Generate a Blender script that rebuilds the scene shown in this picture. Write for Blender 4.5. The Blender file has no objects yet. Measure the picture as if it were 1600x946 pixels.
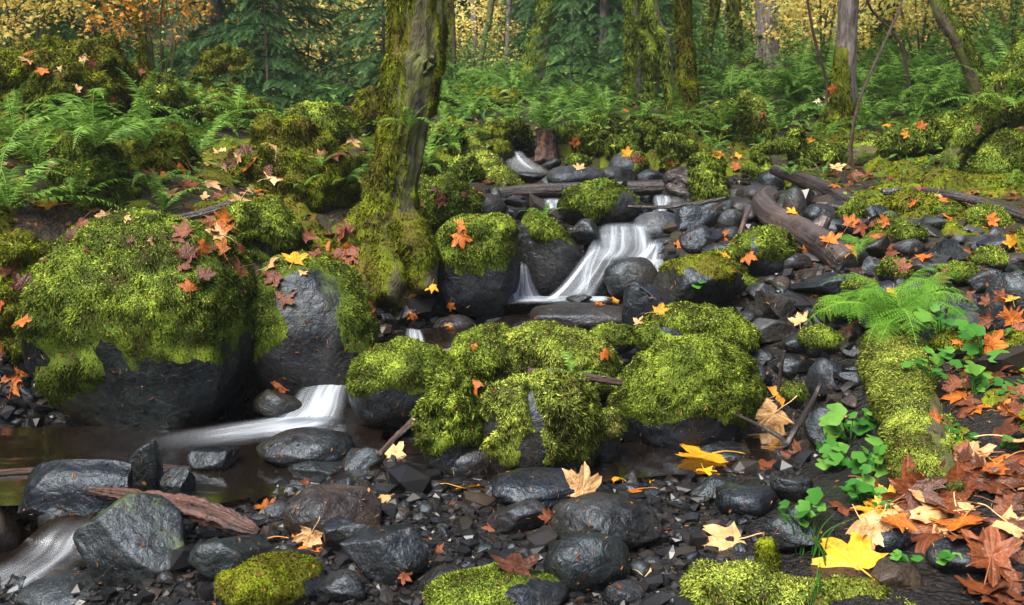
import bpy, bmesh, math, random
import numpy as np
from mathutils import Vector, Matrix
from mathutils.bvhtree import BVHTree

# ------------------------------------------------------------------ camera, world, sun, exposure
SC = bpy.context.scene
COL = SC.collection
R = math.radians
PITCH = R(11.5)
FPX = 1556.0                      # focal length in photograph pixels (photo 1600 x 946)
CAMZ = 1.55
CAM = np.array((0.0, 0.0, CAMZ))
cam_data = bpy.data.cameras.new('camera')
cam_data.sensor_width = 36.0
cam_data.lens = 36.0 * FPX / 1600.0
cam_data.clip_end = 500.0
cam_data.clip_start = 0.05
cam_data.dof.use_dof = True
cam_data.dof.focus_distance = 4.6
cam_data.dof.aperture_fstop = 7.0
cam = bpy.data.objects.new('camera', cam_data)
COL.objects.link(cam)
cam.location = (0, 0, CAMZ)
cam.rotation_euler = (R(90) - PITCH, 0, 0)
SC.camera = cam

SUN_EL, SUN_AZ = R(58), R(220)    # azimuth measured clockwise from +Y
world = bpy.data.worlds.new('World')
SC.world = world
world.use_nodes = True
wn = world.node_tree
wn.nodes.clear()
w_out = wn.nodes.new('ShaderNodeOutputWorld')
w_bg = wn.nodes.new('ShaderNodeBackground')
w_sky = wn.nodes.new('ShaderNodeTexSky')
w_sky.sky_type = 'NISHITA'
w_sky.sun_disc = False
w_sky.sun_elevation = SUN_EL
w_sky.sun_rotation = SUN_AZ
w_sky.dust_density = 4.0
w_hs = wn.nodes.new('ShaderNodeHueSaturation')
w_hs.inputs['Saturation'].default_value = 0.95
w_bg.inputs['Strength'].default_value = 0.095
wn.links.new(w_sky.outputs[0], w_hs.inputs['Color'])
wn.links.new(w_hs.outputs[0], w_bg.inputs['Color'])
wn.links.new(w_bg.outputs[0], w_out.inputs['Surface'])
sun_data = bpy.data.lights.new('sun', 'SUN')
sun_data.energy = 3.2
sun_data.angle = R(34)
sun_data.color = (1.0, 0.955, 0.87)
sun = bpy.data.objects.new('sun', sun_data)
COL.objects.link(sun)
sun.rotation_euler = (R(90) - SUN_EL, 0, R(180) - SUN_AZ + R(0))
sun.location = (0, 0, 30)
SC.view_settings.view_transform = 'Standard'
SC.view_settings.look = 'None'
SC.view_settings.exposure = 1.68
SC.view_settings.gamma = 1.0
SC.view_settings.use_curve_mapping = False
SC.cycles.max_bounces = 6
SC.cycles.diffuse_bounces = 3
SC.cycles.glossy_bounces = 2
SC.cycles.transmission_bounces = 4
SC.cycles.transparent_max_bounces = 10
SC.cycles.caustics_reflective = False
SC.cycles.caustics_refractive = False
SC.cycles.use_denoising = True

rng = np.random.default_rng(11)
random.seed(11)
ALIKE = []    # repeats, labelled at the end by the landmark they lie beside

# ------------------------------------------------------------------ numeric helpers
FWD = np.array((0, math.cos(PITCH), -math.sin(PITCH)))
UPV = np.array((0, math.sin(PITCH), math.cos(PITCH)))

def ray(px, py):
    return FWD + np.array((1.0, 0, 0)) * ((px - 800) / FPX) - UPV * ((py - 473) / FPX)

def at(px, py, Y):
    d = ray(px, py)
    return CAM + d * (Y / d[1])

def atz(px, py, z):
    d = ray(px, py)
    return CAM + d * ((z - CAMZ) / d[2])

def project(P):
    q = P - CAM
    dep = q @ FWD
    dep = np.where(np.abs(dep) < 1e-4, 1e-4, dep)
    return 800 + FPX * q[..., 0] / dep, 473 - FPX * (q @ UPV) / dep

def pxm(px, p):
    """a length in pixels at point p, in metres"""
    return px / FPX * float((np.asarray(p) - CAM) @ FWD)

def norm(a):
    return a / np.maximum(np.linalg.norm(a, axis=-1, keepdims=True), 1e-9)

def sstep(a, b, x):
    t = np.clip((x - a) / (b - a), 0, 1)
    return t * t * (3 - 2 * t)

def _h(ix, iy, iz, seed):
    n = (ix.astype(np.int64) * 374761393 + iy.astype(np.int64) * 668265263 + iz.astype(np.int64) * 2147483647 + seed * 974711) & 0xFFFFFFFF
    n = ((n ^ (n >> 13)) * 1274126177) & 0xFFFFFFFF
    n = ((n ^ (n >> 16)) * 2246822519) & 0xFFFFFFFF
    n = n ^ (n >> 15)
    return (n & 0xFFFFFF) / float(0xFFFFFF) * 2 - 1

def vnoise(P, seed=0):
    i = np.floor(P)
    f = P - i
    f = f * f * (3 - 2 * f)
    i = i.astype(np.int64)
    o = 0
    for dx in (0, 1):
        wx = f[:, 0] if dx else 1 - f[:, 0]
        for dy in (0, 1):
            wy = f[:, 1] if dy else 1 - f[:, 1]
            for dz in (0, 1):
                wz = f[:, 2] if dz else 1 - f[:, 2]
                o = o + wx * wy * wz * _h(i[:, 0] + dx, i[:, 1] + dy, i[:, 2] + dz, seed)
    return o

def fbm(P, octs=4, seed=0, gain=0.5):
    o, a, s = 0, 1.0, 0
    for k in range(octs):
        o = o + a * vnoise(P * (2.03 ** k) + 17.3 * k, seed + k)
        s += a
        a *= gain
    return o / s

# ------------------------------------------------------------------ mesh helpers
def mesh_np(name, V, F, mats=(), rnd=None, smooth=True, uv=None, midx=None, nrm=None):
    """V (n,3); F (m,3) or (m,4) int array"""
    V = np.asarray(V, dtype=np.float32)
    F = np.asarray(F, dtype=np.int32)
    me = bpy.data.meshes.new(name)
    k = F.shape[1]
    me.vertices.add(len(V))
    me.vertices.foreach_set('co', V.ravel())
    me.loops.add(F.size)
    me.loops.foreach_set('vertex_index', F.ravel())
    me.polygons.add(len(F))
    me.polygons.foreach_set('loop_start', np.arange(0, F.size, k, dtype=np.int32))
    me.polygons.foreach_set('loop_total', np.full(len(F), k, dtype=np.int32))
    me.polygons.foreach_set('use_smooth', np.full(len(F), bool(smooth)))
    if midx is not None:
        me.polygons.foreach_set('material_index', np.asarray(midx, dtype=np.int32))
    me.update(calc_edges=True)
    if rnd is not None:
        a = me.attributes.new('rnd', 'FLOAT', 'POINT')
        a.data.foreach_set('value', np.asarray(rnd, dtype=np.float32))
    if uv is not None:
        a = me.attributes.new('flow', 'FLOAT_VECTOR', 'POINT')
        uv3 = np.zeros((len(V), 3), dtype=np.float32)
        uv3[:, :uv.shape[1]] = uv
        a.data.foreach_set('vector', uv3.ravel())
    for m in mats:
        me.materials.append(m)
    if nrm is not None:
        me.normals_split_custom_set_from_vertices(np.asarray(nrm, dtype=np.float32).tolist())
    return me

def link(name, me, parent=None, loc=None):
    o = bpy.data.objects.new(name, me)
    COL.objects.link(o)
    if parent is not None:
        o.parent = parent
    if loc is not None:
        o.location = loc
    return o

def tag(o, label=None, cat=None, group=None, kind=None):
    if label: o['label'] = label
    if cat: o['category'] = cat
    if group: o['group'] = group
    if kind: o['kind'] = kind
    return o

def empty(name, loc):
    o = bpy.data.objects.new(name, None)
    COL.objects.link(o)
    o.location = loc
    o.empty_display_size = 0.1
    return o

def cat_np(parts):
    """join (V, F[, rnd]) lists"""
    Vs, Fs, Rs, n = [], [], [], 0
    for p in parts:
        Vs.append(p[0]); Fs.append(p[1] + n); n += len(p[0])
        Rs.append(p[2] if len(p) > 2 else np.full(len(p[0]), 0.5))
    return np.concatenate(Vs), np.concatenate(Fs), np.concatenate(Rs)

def frames(D, roll=None, up=None):
    """rotation matrices (n,3,3), columns X=D, Y side, Z"""
    D = norm(D)
    ref = np.tile(np.array((0.0, 0, 1.0)), (len(D), 1)) if up is None else up
    ref = np.where(np.abs((D * ref).sum(1, keepdims=True)) > 0.98, np.array((0.0, 1.0, 0.0)), ref)
    S = norm(np.cross(ref, D))
    U = np.cross(D, S)
    if roll is not None:
        c, s = np.cos(roll)[:, None], np.sin(roll)[:, None]
        S, U = S * c + U * s, U * c - S * s
    return np.stack((D, S, U), axis=2)

def stamp(T, TF, P, M, sc):
    """copies of template (T, TF) at P with rotation M and scale sc"""
    n, k = len(P), len(T)
    sc = np.asarray(sc)
    if sc.ndim == 1:
        sc = sc[:, None]
    V = np.einsum('nij,nkj->nki', M, T[None] * sc[:, None, :]) + P[:, None]
    F = TF[None] + (np.arange(n) * k)[:, None, None]
    return V.reshape(-1, 3), F.reshape(-1, TF.shape[1])

def tri_sample(V, F, w, n, rg):
    """n random points on triangles with weights w per face; returns points, face index, bary"""
    a, b, c = V[F[:, 0]], V[F[:, 1]], V[F[:, 2]]
    cr = np.cross(b - a, c - a)
    ar = 0.5 * np.linalg.norm(cr, axis=1) * w
    tot = ar.sum()
    if tot <= 0 or n <= 0:
        return None
    f = np.searchsorted(np.cumsum(ar), rg.random(n) * tot)
    f = np.clip(f, 0, len(F) - 1)
    u, v = rg.random(n), rg.random(n)
    s = u + v > 1
    u[s], v[s] = 1 - u[s], 1 - v[s]
    P = a[f] + (b - a)[f] * u[:, None] + (c - a)[f] * v[:, None]
    return P, f, u, v, norm(cr)[f]

def vnormals(V, F):
    n = np.zeros_like(V)
    cr = np.cross(V[F[:, 1]] - V[F[:, 0]], V[F[:, 2]] - V[F[:, 0]])
    for k in range(3):
        np.add.at(n, F[:, k], cr)
    return norm(n)

def tris_of(F):
    F = np.asarray(F)
    if F.shape[1] == 3:
        return F
    return np.concatenate((F[:, [0, 1, 2]], F[:, [0, 2, 3]]))

# solid geometry collected for ray hits
SV, SF, SN = [], [], [0]
def solid(V, F):
    SV.append(np.asarray(V)); SF.append(tris_of(F) + SN[0]); SN[0] += len(V)
BVH = [None]
def build_bvh():
    V = np.concatenate(SV); F = np.concatenate(SF)
    BVH[0] = BVHTree.FromPolygons(V.tolist(), F.tolist(), all_triangles=True)
def hit(px, py, maxd=80):
    d = ray(px, py)
    loc, n, i, dist = BVH[0].ray_cast(Vector(CAM), Vector(d).normalized(), maxd)
    if loc is None:
        return None
    n = np.array(n)
    if n @ d > 0:
        n = -n
    return np.array(loc), n

# ------------------------------------------------------------------ materials
class NT:
    def __init__(s, name):
        s.m = bpy.data.materials.new(name)
        s.m.use_nodes = True
        s.t = s.m.node_tree
        s.t.nodes.clear()
        s.out = s.n('ShaderNodeOutputMaterial')
    def n(s, kind, **kw):
        nd = s.t.nodes.new(kind)
        for k, v in kw.items():
            setattr(nd, k, v)
        return nd
    def l(s, a, b):
        s.t.links.new(a, b)
    def val(s, sock, v):
        if hasattr(v, 'is_output') or isinstance(v, bpy.types.NodeSocket):
            s.l(v, sock)
        else:
            if isinstance(v, (tuple, list)) and len(v) == 3 and sock.type == 'RGBA':
                v = (*v, 1)
            sock.default_value = v
    def math(s, op, a, b=0.0, c=None, clamp=False):
        nd = s.n('ShaderNodeMath', operation=op, use_clamp=clamp)
        s.val(nd.inputs[0], a); s.val(nd.inputs[1], b)
        if c is not None: s.val(nd.inputs[2], c)
        return nd.outputs[0]
    def mix(s, f, a, b, mode='MIX'):
        nd = s.n('ShaderNodeMix', data_type='RGBA', blend_type=mode)
        s.val(nd.inputs[0], f); s.val(nd.inputs[6], a); s.val(nd.inputs[7], b)
        return nd.outputs[2]
    def noise(s, vec, scale, detail=4, rough=0.55, dist=0.0):
        nd = s.n('ShaderNodeTexNoise')
        if vec is not None: s.l(vec, nd.inputs['Vector'])
        nd.inputs['Scale'].default_value = scale
        nd.inputs['Detail'].default_value = detail
        nd.inputs['Roughness'].default_value = rough
        nd.inputs['Distortion'].default_value = dist
        return nd.outputs['Fac']
    def vor(s, vec, scale, feat='F1'):
        nd = s.n('ShaderNodeTexVoronoi', feature=feat)
        if vec is not None: s.l(vec, nd.inputs['Vector'])
        nd.inputs['Scale'].default_value = scale
        return nd.outputs['Distance']
    def ramp(s, f, stops):
        nd = s.n('ShaderNodeValToRGB')
        e = nd.color_ramp.elements
        while len(e) < len(stops): e.new(0.5)
        for q, (p, c) in zip(e, stops):
            q.position = p
            q.color = (*c, 1) if len(c) == 3 else c
        s.l(f, nd.inputs[0])
        return nd.outputs[0]
    def smooth(s, x, a, b):
        nd = s.n('ShaderNodeMapRange', interpolation_type='SMOOTHSTEP')
        s.val(nd.inputs[0], x); nd.inputs[1].default_value = a; nd.inputs[2].default_value = b
        return nd.outputs[0]
    def attr(s, name, typ='GEOMETRY', out='Fac'):
        nd = s.n('ShaderNodeAttribute', attribute_name=name, attribute_type=typ)
        return nd.outputs[out]
    def bump(s, h, strength=0.5, dist=0.01, prev=None):
        nd = s.n('ShaderNodeBump')
        nd.inputs['Strength'].default_value = strength
        nd.inputs['Distance'].default_value = dist
        s.l(h, nd.inputs['Height'])
        if prev is not None: s.l(prev, nd.inputs['Normal'])
        return nd.outputs[0]
    def prin(s, color, rough=0.6, normal=None, **kw):
        nd = s.n('ShaderNodeBsdfPrincipled')
        s.val(nd.inputs['Base Color'], color)
        s.val(nd.inputs['Roughness'], rough)
        if normal is not None: s.l(normal, nd.inputs['Normal'])
        for k, v in kw.items():
            s.val(nd.inputs[k], v)
        return nd.outputs[0]
    def mixs(s, f, a, b):
        nd = s.n('ShaderNodeMixShader')
        s.val(nd.inputs[0], f); s.l(a, nd.inputs[1]); s.l(b, nd.inputs[2])
        return nd.outputs[0]
    def pos(s):
        return s.n('ShaderNodeNewGeometry').outputs['Position']
    def done(s, shader):
        s.l(shader, s.out.inputs['Surface'])
        return s.m

def mat_rock(name, dark, light, warm, rough=(0.26, 0.6)):
    t = NT(name)
    p = t.pos()
    rid = t.n('ShaderNodeObjectInfo').outputs['Random']
    n1 = t.noise(p, 5.0, 6, 0.62, 0.3)
    n2 = t.noise(p, 38.0, 5, 0.65)
    n3 = t.noise(p, 2.2, 3, 0.5)
    pits = t.vor(p, 95.0)
    c = t.mix(t.smooth(n1, 0.32, 0.7), dark, light)
    c = t.mix(t.math('MULTIPLY', t.smooth(t.noise(p, 3.1, 4, 0.6), 0.52, 0.68), 0.75), c, warm)
    c = t.mix(t.math('MULTIPLY', t.smooth(n2, 0.55, 0.75), 0.35), c, light)
    sk = t.noise(p, 150.0, 3, 0.7)
    c = t.mix(1.0, c, t.ramp(sk, [(0.3, (0.45, 0.45, 0.45)), (0.5, (1, 1, 1)), (0.72, (2.4, 2.3, 2.2))]), 'MULTIPLY')
    c = t.mix(1.0, c, t.ramp(rid, [(0, (0.55, 0.6, 0.68)), (0.3, (1.1, 1.08, 1.0)), (0.5, (0.8, 0.95, 0.8)), (0.7, (1.5, 1.25, 1.0)), (0.85, (0.75, 0.85, 1.05)), (1, (1.7, 1.7, 1.75))]), 'MULTIPLY')
    crk = t.smooth(t.vor(p, 7.0, 'DISTANCE_TO_EDGE'), 0.0, 0.03)
    c = t.mix(t.math('MULTIPLY', t.math('SUBTRACT', 1.0, crk), 0.35), c, (0.035, 0.034, 0.032))
    # thin algae / moss film growing on upward faces, amount set per rock
    film = t.attr('film', 'OBJECT')
    nz = t.n('ShaderNodeSeparateXYZ')
    t.l(t.n('ShaderNodeNewGeometry').outputs['Normal'], nz.inputs[0])
    up = t.math('MULTIPLY_ADD', nz.outputs[2], 0.35, t.math('MULTIPLY', t.noise(p, 9.0, 6, 0.7), 1.0))
    fm = t.smooth(t.math('ADD', up, film), 0.95, 1.3)
    gcol = t.mix(t.noise(p, 30, 3), (0.028, 0.05, 0.008), (0.085, 0.12, 0.016))
    c = t.mix(t.math('MULTIPLY', fm, 0.85), c, gcol)
    rg = t.math('MULTIPLY_ADD', t.smooth(n2, 0.3, 0.75), rough[1] - rough[0], rough[0])
    rg = t.math('ADD', rg, t.math('MULTIPLY', fm, 0.3), clamp=True)
    b = t.bump(n1, 0.4, 0.04)
    b = t.bump(t.noise(p, 17, 5, 0.6, 0.8), 0.55, 0.022, b)
    b = t.bump(n2, 0.5, 0.006, b)
    b = t.bump(sk, 0.45, 0.003, b)
    b = t.bump(t.smooth(pits, 0.05, 0.3), 0.3, 0.003, b)
    sh = t.prin(c, rg, b, **{'Specular IOR Level': 0.42, 'Specular Tint': (0.72, 0.85, 1.0, 1.0)})  # blue sheen of the sky is put into the reflection tint
    return t.done(sh)

def mat_blades(name, stops, patch, trans=0.3, rough=0.6, pscale=3.0, pmix=0.6, spec=0.08, grain=0.0):
    """leafy / mossy blades: random colour per blade (attribute rnd) mixed with patch colour from noise"""
    t = NT(name)
    p = t.pos()
    c = t.ramp(t.math('ADD', t.attr('rnd'), t.math('MULTIPLY_ADD', t.noise(p, 190.0, 2, 0.6), grain, -.5 * grain)), stops)
    c = t.mix(t.math('MULTIPLY', t.smooth(t.noise(p, pscale, 4, 0.6), 0.45, 0.68), pmix), c, patch)
    d = t.prin(c, rough, **{'Specular IOR Level': spec})
    tr = t.n('ShaderNodeBsdfTranslucent')
    t.l(c, tr.inputs['Color'])
    return t.done(t.mixs(trans, d, tr.outputs[0]))

def mat_leaf(name, base, dark, vein, trans=0.25, rough=0.42):
    t = NT(name)
    co = t.n('ShaderNodeTexCoord').outputs['Object']
    rid = t.n('ShaderNodeObjectInfo').outputs['Random']
    off = t.n('ShaderNodeVectorMath', operation='ADD')
    t.l(co, off.inputs[0])
    cb = t.n('ShaderNodeCombineXYZ'); t.l(t.math('MULTIPLY', rid, 37.0), cb.inputs[0]); t.l(cb.outputs[0], off.inputs[1])
    v = off.outputs[0]
    c = t.mix(t.smooth(t.noise(v, 2.2, 5, 0.65), 0.38, 0.72), base, dark)
    c = t.mix(t.math('MULTIPLY', t.smooth(t.noise(v, 14, 3, 0.6), 0.62, 0.72), 0.6), c, tuple(x * 0.45 for x in dark))
    vn = t.attr('flow', out='Vector')
    sp = t.n('ShaderNodeSeparateXYZ'); t.l(vn, sp.inputs[0])
    c = t.mix(t.math('MULTIPLY', t.smooth(sp.outputs[0], 0.75, 1.0), 0.55), c, vein)
    hs = t.n('ShaderNodeHueSaturation')
    t.l(t.math('MULTIPLY_ADD', rid, 0.5, 0.72), hs.inputs['Value']); t.l(c, hs.inputs['Color'])
    c = hs.outputs[0]
    b = t.bump(t.noise(v, 9, 4), 0.4, 0.02)
    d = t.prin(c, rough, b, **{'Specular IOR Level': 0.3})
    tr = t.n('ShaderNodeBsdfTranslucent'); t.l(c, tr.inputs['Color'])
    return t.done(t.mixs(trans, d, tr.outputs[0]))

def mat_bark(name, dark, light, film=0.0, wet=0.55, stretch=(1, 1, 0.16), scale=26, gloss=None):
    t = NT(name)
    mp = t.n('ShaderNodeMapping'); t.l(t.attr('flow', out='Vector'), mp.inputs['Vector'])
    mp.inputs['Scale'].default_value = stretch
    v = mp.outputs[0]
    p = t.pos()
    n1 = t.noise(v, scale, 6, 0.65, 0.6)
    n2 = t.noise(p, 7, 5, 0.6)
    vo = t.vor(v, scale * 0.8)
    c = t.mix(t.smooth(n1, 0.35, 0.68), dark, light)
    c = t.mix(t.math('MULTIPLY', t.smooth(n2, 0.5, 0.72), 0.5), c, tuple(x * 1.5 for x in light))
    fm = t.math('MULTIPLY', t.smooth(t.math('ADD', t.noise(p, 6, 6, 0.7), film), 0.55, 0.75), 0.9)
    c = t.mix(fm, c, t.mix(t.noise(p, 40, 2), (0.035, 0.05, 0.006), (0.12, 0.13, 0.016)))
    b = t.bump(n1, 0.9, 0.03)
    b = t.bump(vo, 0.35, 0.012, b)
    b = t.bump(t.noise(p, 70, 3), 0.4, 0.006, b)
    return t.done(t.prin(c, wet if gloss is None else gloss, b, **{'Specular IOR Level': 0.45}))

def mat_ground():
    t = NT('forest_floor')
    p = t.pos()
    c = t.mix(t.smooth(t.noise(p, 9, 6, 0.7), 0.35, 0.7), (0.010, 0.008, 0.006), (0.045, 0.026, 0.014))
    c = t.mix(t.math('MULTIPLY', t.smooth(t.noise(p, 33, 4, 0.7), 0.55, 0.7), 0.6), c, (0.11, 0.045, 0.018))
    sep = t.n('ShaderNodeSeparateXYZ'); t.l(p, sep.inputs[0])
    hi = t.smooth(sep.outputs[2], 0.45, 1.1)
    c = t.mix(t.smooth(sep.outputs[2], 0.25, 0.7), t.mix(t.vor(p, 60), (0.006, 0.006, 0.006), (0.022, 0.02, 0.019)), c)
    c = t.mix(t.math('MULTIPLY', t.math('MULTIPLY', t.smooth(t.noise(p, 1.3, 5, 0.65), 0.42, 0.6), hi), 0.55), c,
              t.mix(t.noise(p, 25, 3), (0.03, 0.045, 0.008), (0.08, 0.1, 0.014)))
    b = t.bump(t.noise(p, 22, 6, 0.7), 0.9, 0.05)
    b = t.bump(t.vor(p, 45), 0.8, 0.02, b)
    return t.done(t.prin(c, t.math('MULTIPLY_ADD', t.smooth(sep.outputs[2], 0.2, 0.6), 0.5, 0.22), b, **{'Specular IOR Level': 0.3}))

def mat_water(name, tint, streak=0.0):
    t = NT(name)
    p = t.pos()
    mp = t.n('ShaderNodeMapping'); t.l(p, mp.inputs['Vector'])
    mp.inputs['Scale'].default_value = (1.2, 4.0, 1)
    n = t.noise(mp.outputs[0], 1.6, 3, 0.5, 0.4)
    b = t.bump(n, 0.10, 0.06)
    fr = t.n('ShaderNodeFresnel'); fr.inputs['IOR'].default_value = 1.16; t.l(b, fr.inputs['Normal'])
    gl = t.n('ShaderNodeBsdfGlossy'); gl.inputs['Roughness'].default_value = 0.09; t.l(b, gl.inputs['Normal'])
    gl.inputs['Color'].default_value = (0.8, 0.8, 0.8, 1)
    tr = t.n('ShaderNodeBsdfTransparent'); tr.inputs['Color'].default_value = (*tint, 1)
    df = t.n('ShaderNodeBsdfDiffuse'); df.inputs['Color'].default_value = (0.018, 0.011, 0.007, 1)
    body = t.mixs(0.55, tr.outputs[0], df.outputs[0])
    return t.done(t.mixs(t.math('MULTIPLY', fr.outputs[0], 0.6), body, gl.outputs[0]))

def mat_white_water(name, lo=0.42, hi=0.75, su=9.0, sv=0.55, amax=0.95, col=(0.78, 0.85, 0.95)):
    """aerated falling water: opaque white strands with thinner veils between; flow.x across 0..1, flow.y along, flow.z edge fade"""
    t = NT(name)
    fl = t.attr('flow', out='Vector')
    sp = t.n('ShaderNodeSeparateXYZ'); t.l(fl, sp.inputs[0])
    cb = t.n('ShaderNodeCombineXYZ')
    t.l(t.math('MULTIPLY', sp.outputs[0], su), cb.inputs[0])
    t.l(t.math('MULTIPLY', sp.outputs[1], sv), cb.inputs[1])
    n1 = t.noise(cb.outputs[0], 1.0, 3, 0.5, 0.25)
    cb2 = t.n('ShaderNodeCombineXYZ')
    t.l(t.math('MULTIPLY', sp.outputs[0], su * 3.3), cb2.inputs[0])
    t.l(t.math('MULTIPLY', sp.outputs[1], sv * 1.5), cb2.inputs[1])
    n2 = t.noise(cb2.outputs[0], 1.0, 3, 0.55)
    n = t.math('ADD', t.math('MULTIPLY', n1, 0.88), t.math('MULTIPLY', n2, 0.12))
    dens = t.smooth(t.math('ADD', n, t.math('MULTIPLY_ADD', sp.outputs[2], 0.6, -0.6)), lo - 0.22, hi)
    a = t.math('MULTIPLY', t.math('MULTIPLY_ADD', dens, amax * 0.86, amax * 0.14), t.smooth(sp.outputs[2], 0.0, 0.85), clamp=True)
    d = t.n('ShaderNodeBsdfDiffuse'); d.inputs['Color'].default_value = (*col, 1)
    tl = t.n('ShaderNodeBsdfTranslucent'); tl.inputs['Color'].default_value = (*col, 1)
    gl = t.n('ShaderNodeBsdfGlossy'); gl.inputs['Roughness'].default_value = 0.35
    w = t.mixs(0.35, d.outputs[0], tl.outputs[0])
    w = t.mixs(0.06, w, gl.outputs[0])
    tr = t.n('ShaderNodeBsdfTransparent'); tr.inputs['Color'].default_value = (0.93, 0.95, 0.97, 1)
    return t.done(t.mixs(a, tr.outputs[0], w))

M = {}
M['rock'] = mat_rock('wet_basalt', (0.0022, 0.0024, 0.0027), (0.014, 0.0148, 0.0165), (0.017, 0.013, 0.008), rough=(0.24, 0.5))
M['rock_grey'] = mat_rock('grey_basalt', (0.006, 0.0063, 0.0068), (0.036, 0.0375, 0.040), (0.027, 0.022, 0.014), rough=(0.3, 0.6))
M['rock_brown'] = mat_rock('brown_basalt', (0.006, 0.0046, 0.0038), (0.026, 0.02, 0.0155), (0.024, 0.0145, 0.0085), rough=(0.26, 0.55))
MOSS_ST = [(0.0, (0.05, 0.036, 0.010)), (0.2, (0.022, 0.036, 0.006)), (0.42, (0.095, 0.14, 0.014)), (0.68, (0.26, 0.345, 0.034)), (1.0, (0.54, 0.60, 0.10))]
M['moss'] = mat_blades('bright_moss', MOSS_ST, (0.055, 0.085, 0.010), 0.15, 0.7, 3.0, 0.7, grain=1.3)
M['moss_lime'] = mat_blades('lime_moss', [(p, (c[0] * 1.3, c[1] * 1.2, c[2] * 1.6)) for p, c in MOSS_ST], (0.13, 0.15, 0.015), 0.15, 0.7, 4.0, 0.5, grain=1.3)
M['moss_dark'] = mat_blades('olive_moss', [(0.0, (0.06, 0.038, 0.010)), (0.25, (0.05, 0.07, 0.006)), (0.6, (0.16, 0.19, 0.009)), (1.0, (0.36, 0.38, 0.02))], (0.10, 0.075, 0.014), 0.15, 0.7, 4.0, 0.7, grain=1.3)
FERN_ST = [(0.0, (0.03, 0.08, 0.012)), (0.5, (0.10, 0.21, 0.03)), (1.0, (0.27, 0.43, 0.07))]
M['fern'] = mat_blades('sword_fern', FERN_ST, (0.10, 0.185, 0.03), 0.3, 0.4, 2.0, 0.5)
M['fern_lady'] = mat_blades('lady_fern', [(0, (0.07, 0.19, 0.025)), (0.5, (0.13, 0.29, 0.03)), (1, (0.22, 0.40, 0.05))], (0.09, 0.25, 0.04), 0.35, 0.45, 6.0, 0.4)
M['fern_dead'] = mat_blades('dead_fern', [(0, (0.07, 0.028, 0.012)), (1, (0.19, 0.09, 0.04))], (0.1, 0.04, 0.02), 0.2, 0.7)
M['green_leaf'] = mat_blades('green_leaf', [(0, (0.018, 0.075, 0.012)), (0.6, (0.04, 0.15, 0.02)), (1, (0.11, 0.24, 0.035))], (0.04, 0.14, 0.022), 0.3, 0.4, 14.0, 0.6)
M['dark_leaf'] = mat_blades('dark_green_leaf', [(0, (0.02, 0.06, 0.014)), (0.6, (0.06, 0.14, 0.025)), (1, (0.16, 0.24, 0.05))], (0.1, 0.16, 0.03), 0.3, 0.5, 1.0, 0.5)
M['conifer'] = mat_blades('conifer_needles', [(0, (0.02, 0.045, 0.016)), (0.6, (0.05, 0.115, 0.04)), (1, (0.12, 0.22, 0.07))], (0.09, 0.15, 0.045), 0.2, 0.55, 0.8, 0.5)
M['yellow_leaf'] = mat_blades('yellow_maple_leaf', [(0, (0.45, 0.28, 0.05)), (0.25, (0.66, 0.47, 0.10)), (0.7, (0.78, 0.64, 0.20)), (1, (0.60, 0.64, 0.20))], (0.52, 0.56, 0.16), 0.5, 0.5, 0.6, 0.5)
M['orange_leaf'] = mat_blades('orange_maple_leaf', [(0, (0.32, 0.10, 0.02)), (0.4, (0.58, 0.24, 0.03)), (1, (0.66, 0.42, 0.10))], (0.6, 0.27, 0.05), 0.4, 0.5, 1.5, 0.5)
M['far_leaf'] = mat_blades('far_foliage', [(0, (0.03, 0.06, 0.025)), (0.35, (0.07, 0.13, 0.04)), (0.55, (0.2, 0.27, 0.06)), (0.75, (0.58, 0.54, 0.17)), (1, (0.78, 0.72, 0.34))], (0.14, 0.2, 0.07), 0.45, 0.6, 0.25, 0.55)
M['litter'] = mat_blades('leaf_litter', [(0, (0.04, 0.018, 0.009)), (0.4, (0.10, 0.038, 0.016)), (0.75, (0.22, 0.085, 0.03)), (1, (0.40, 0.24, 0.09))], (0.09, 0.04, 0.02), 0.15, 0.55, 2.0, 0.5)
M['leaf_orange'] = mat_leaf('maple_leaf_orange', (0.46, 0.125, 0.012), (0.22, 0.052, 0.010), (0.6, 0.3, 0.07))
M['leaf_yellow'] = mat_leaf('maple_leaf_yellow', (0.66, 0.31, 0.015), (0.48, 0.16, 0.012), (0.8, 0.5, 0.08))
M['leaf_tan'] = mat_leaf('maple_leaf_tan', (0.56, 0.34, 0.15), (0.36, 0.17, 0.065), (0.74, 0.55, 0.30), 0.18)
M['leaf_rust'] = mat_leaf('maple_leaf_rust', (0.17, 0.046, 0.014), (0.075, 0.022, 0.010), (0.3, 0.12, 0.045), 0.15, 0.36)
M['leaf_brown'] = mat_leaf('maple_leaf_brown', (0.10, 0.032, 0.014), (0.05, 0.017, 0.009), (0.16, 0.065, 0.03), 0.12, 0.32)
M['bark'] = mat_bark('mossy_maple_bark', (0.016, 0.011, 0.007), (0.075, 0.052, 0.03), 0.17, 0.75, (1, 1, 0.4), 30)
M['bark_grey'] = mat_bark('grey_conifer_bark', (0.035, 0.027, 0.022), (0.17, 0.14, 0.125), -0.08, 0.8)
M['log_wet'] = mat_bark('wet_bare_log', (0.008, 0.006, 0.006), (0.040, 0.027, 0.024), -0.2, 0.3, (1, 1, 0.07), 22)
M['log_brown'] = mat_bark('peeled_wet_branch', (0.016, 0.012, 0.0105), (0.062, 0.046, 0.039), -0.12, 0.22, (1, 1, 0.07), 15)
M['log_rotten'] = mat_bark('rotten_red_wood', (0.012, 0.006, 0.005), (0.11, 0.048, 0.035), -0.2, 0.5, (1, 1, 0.05), 42)
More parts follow.
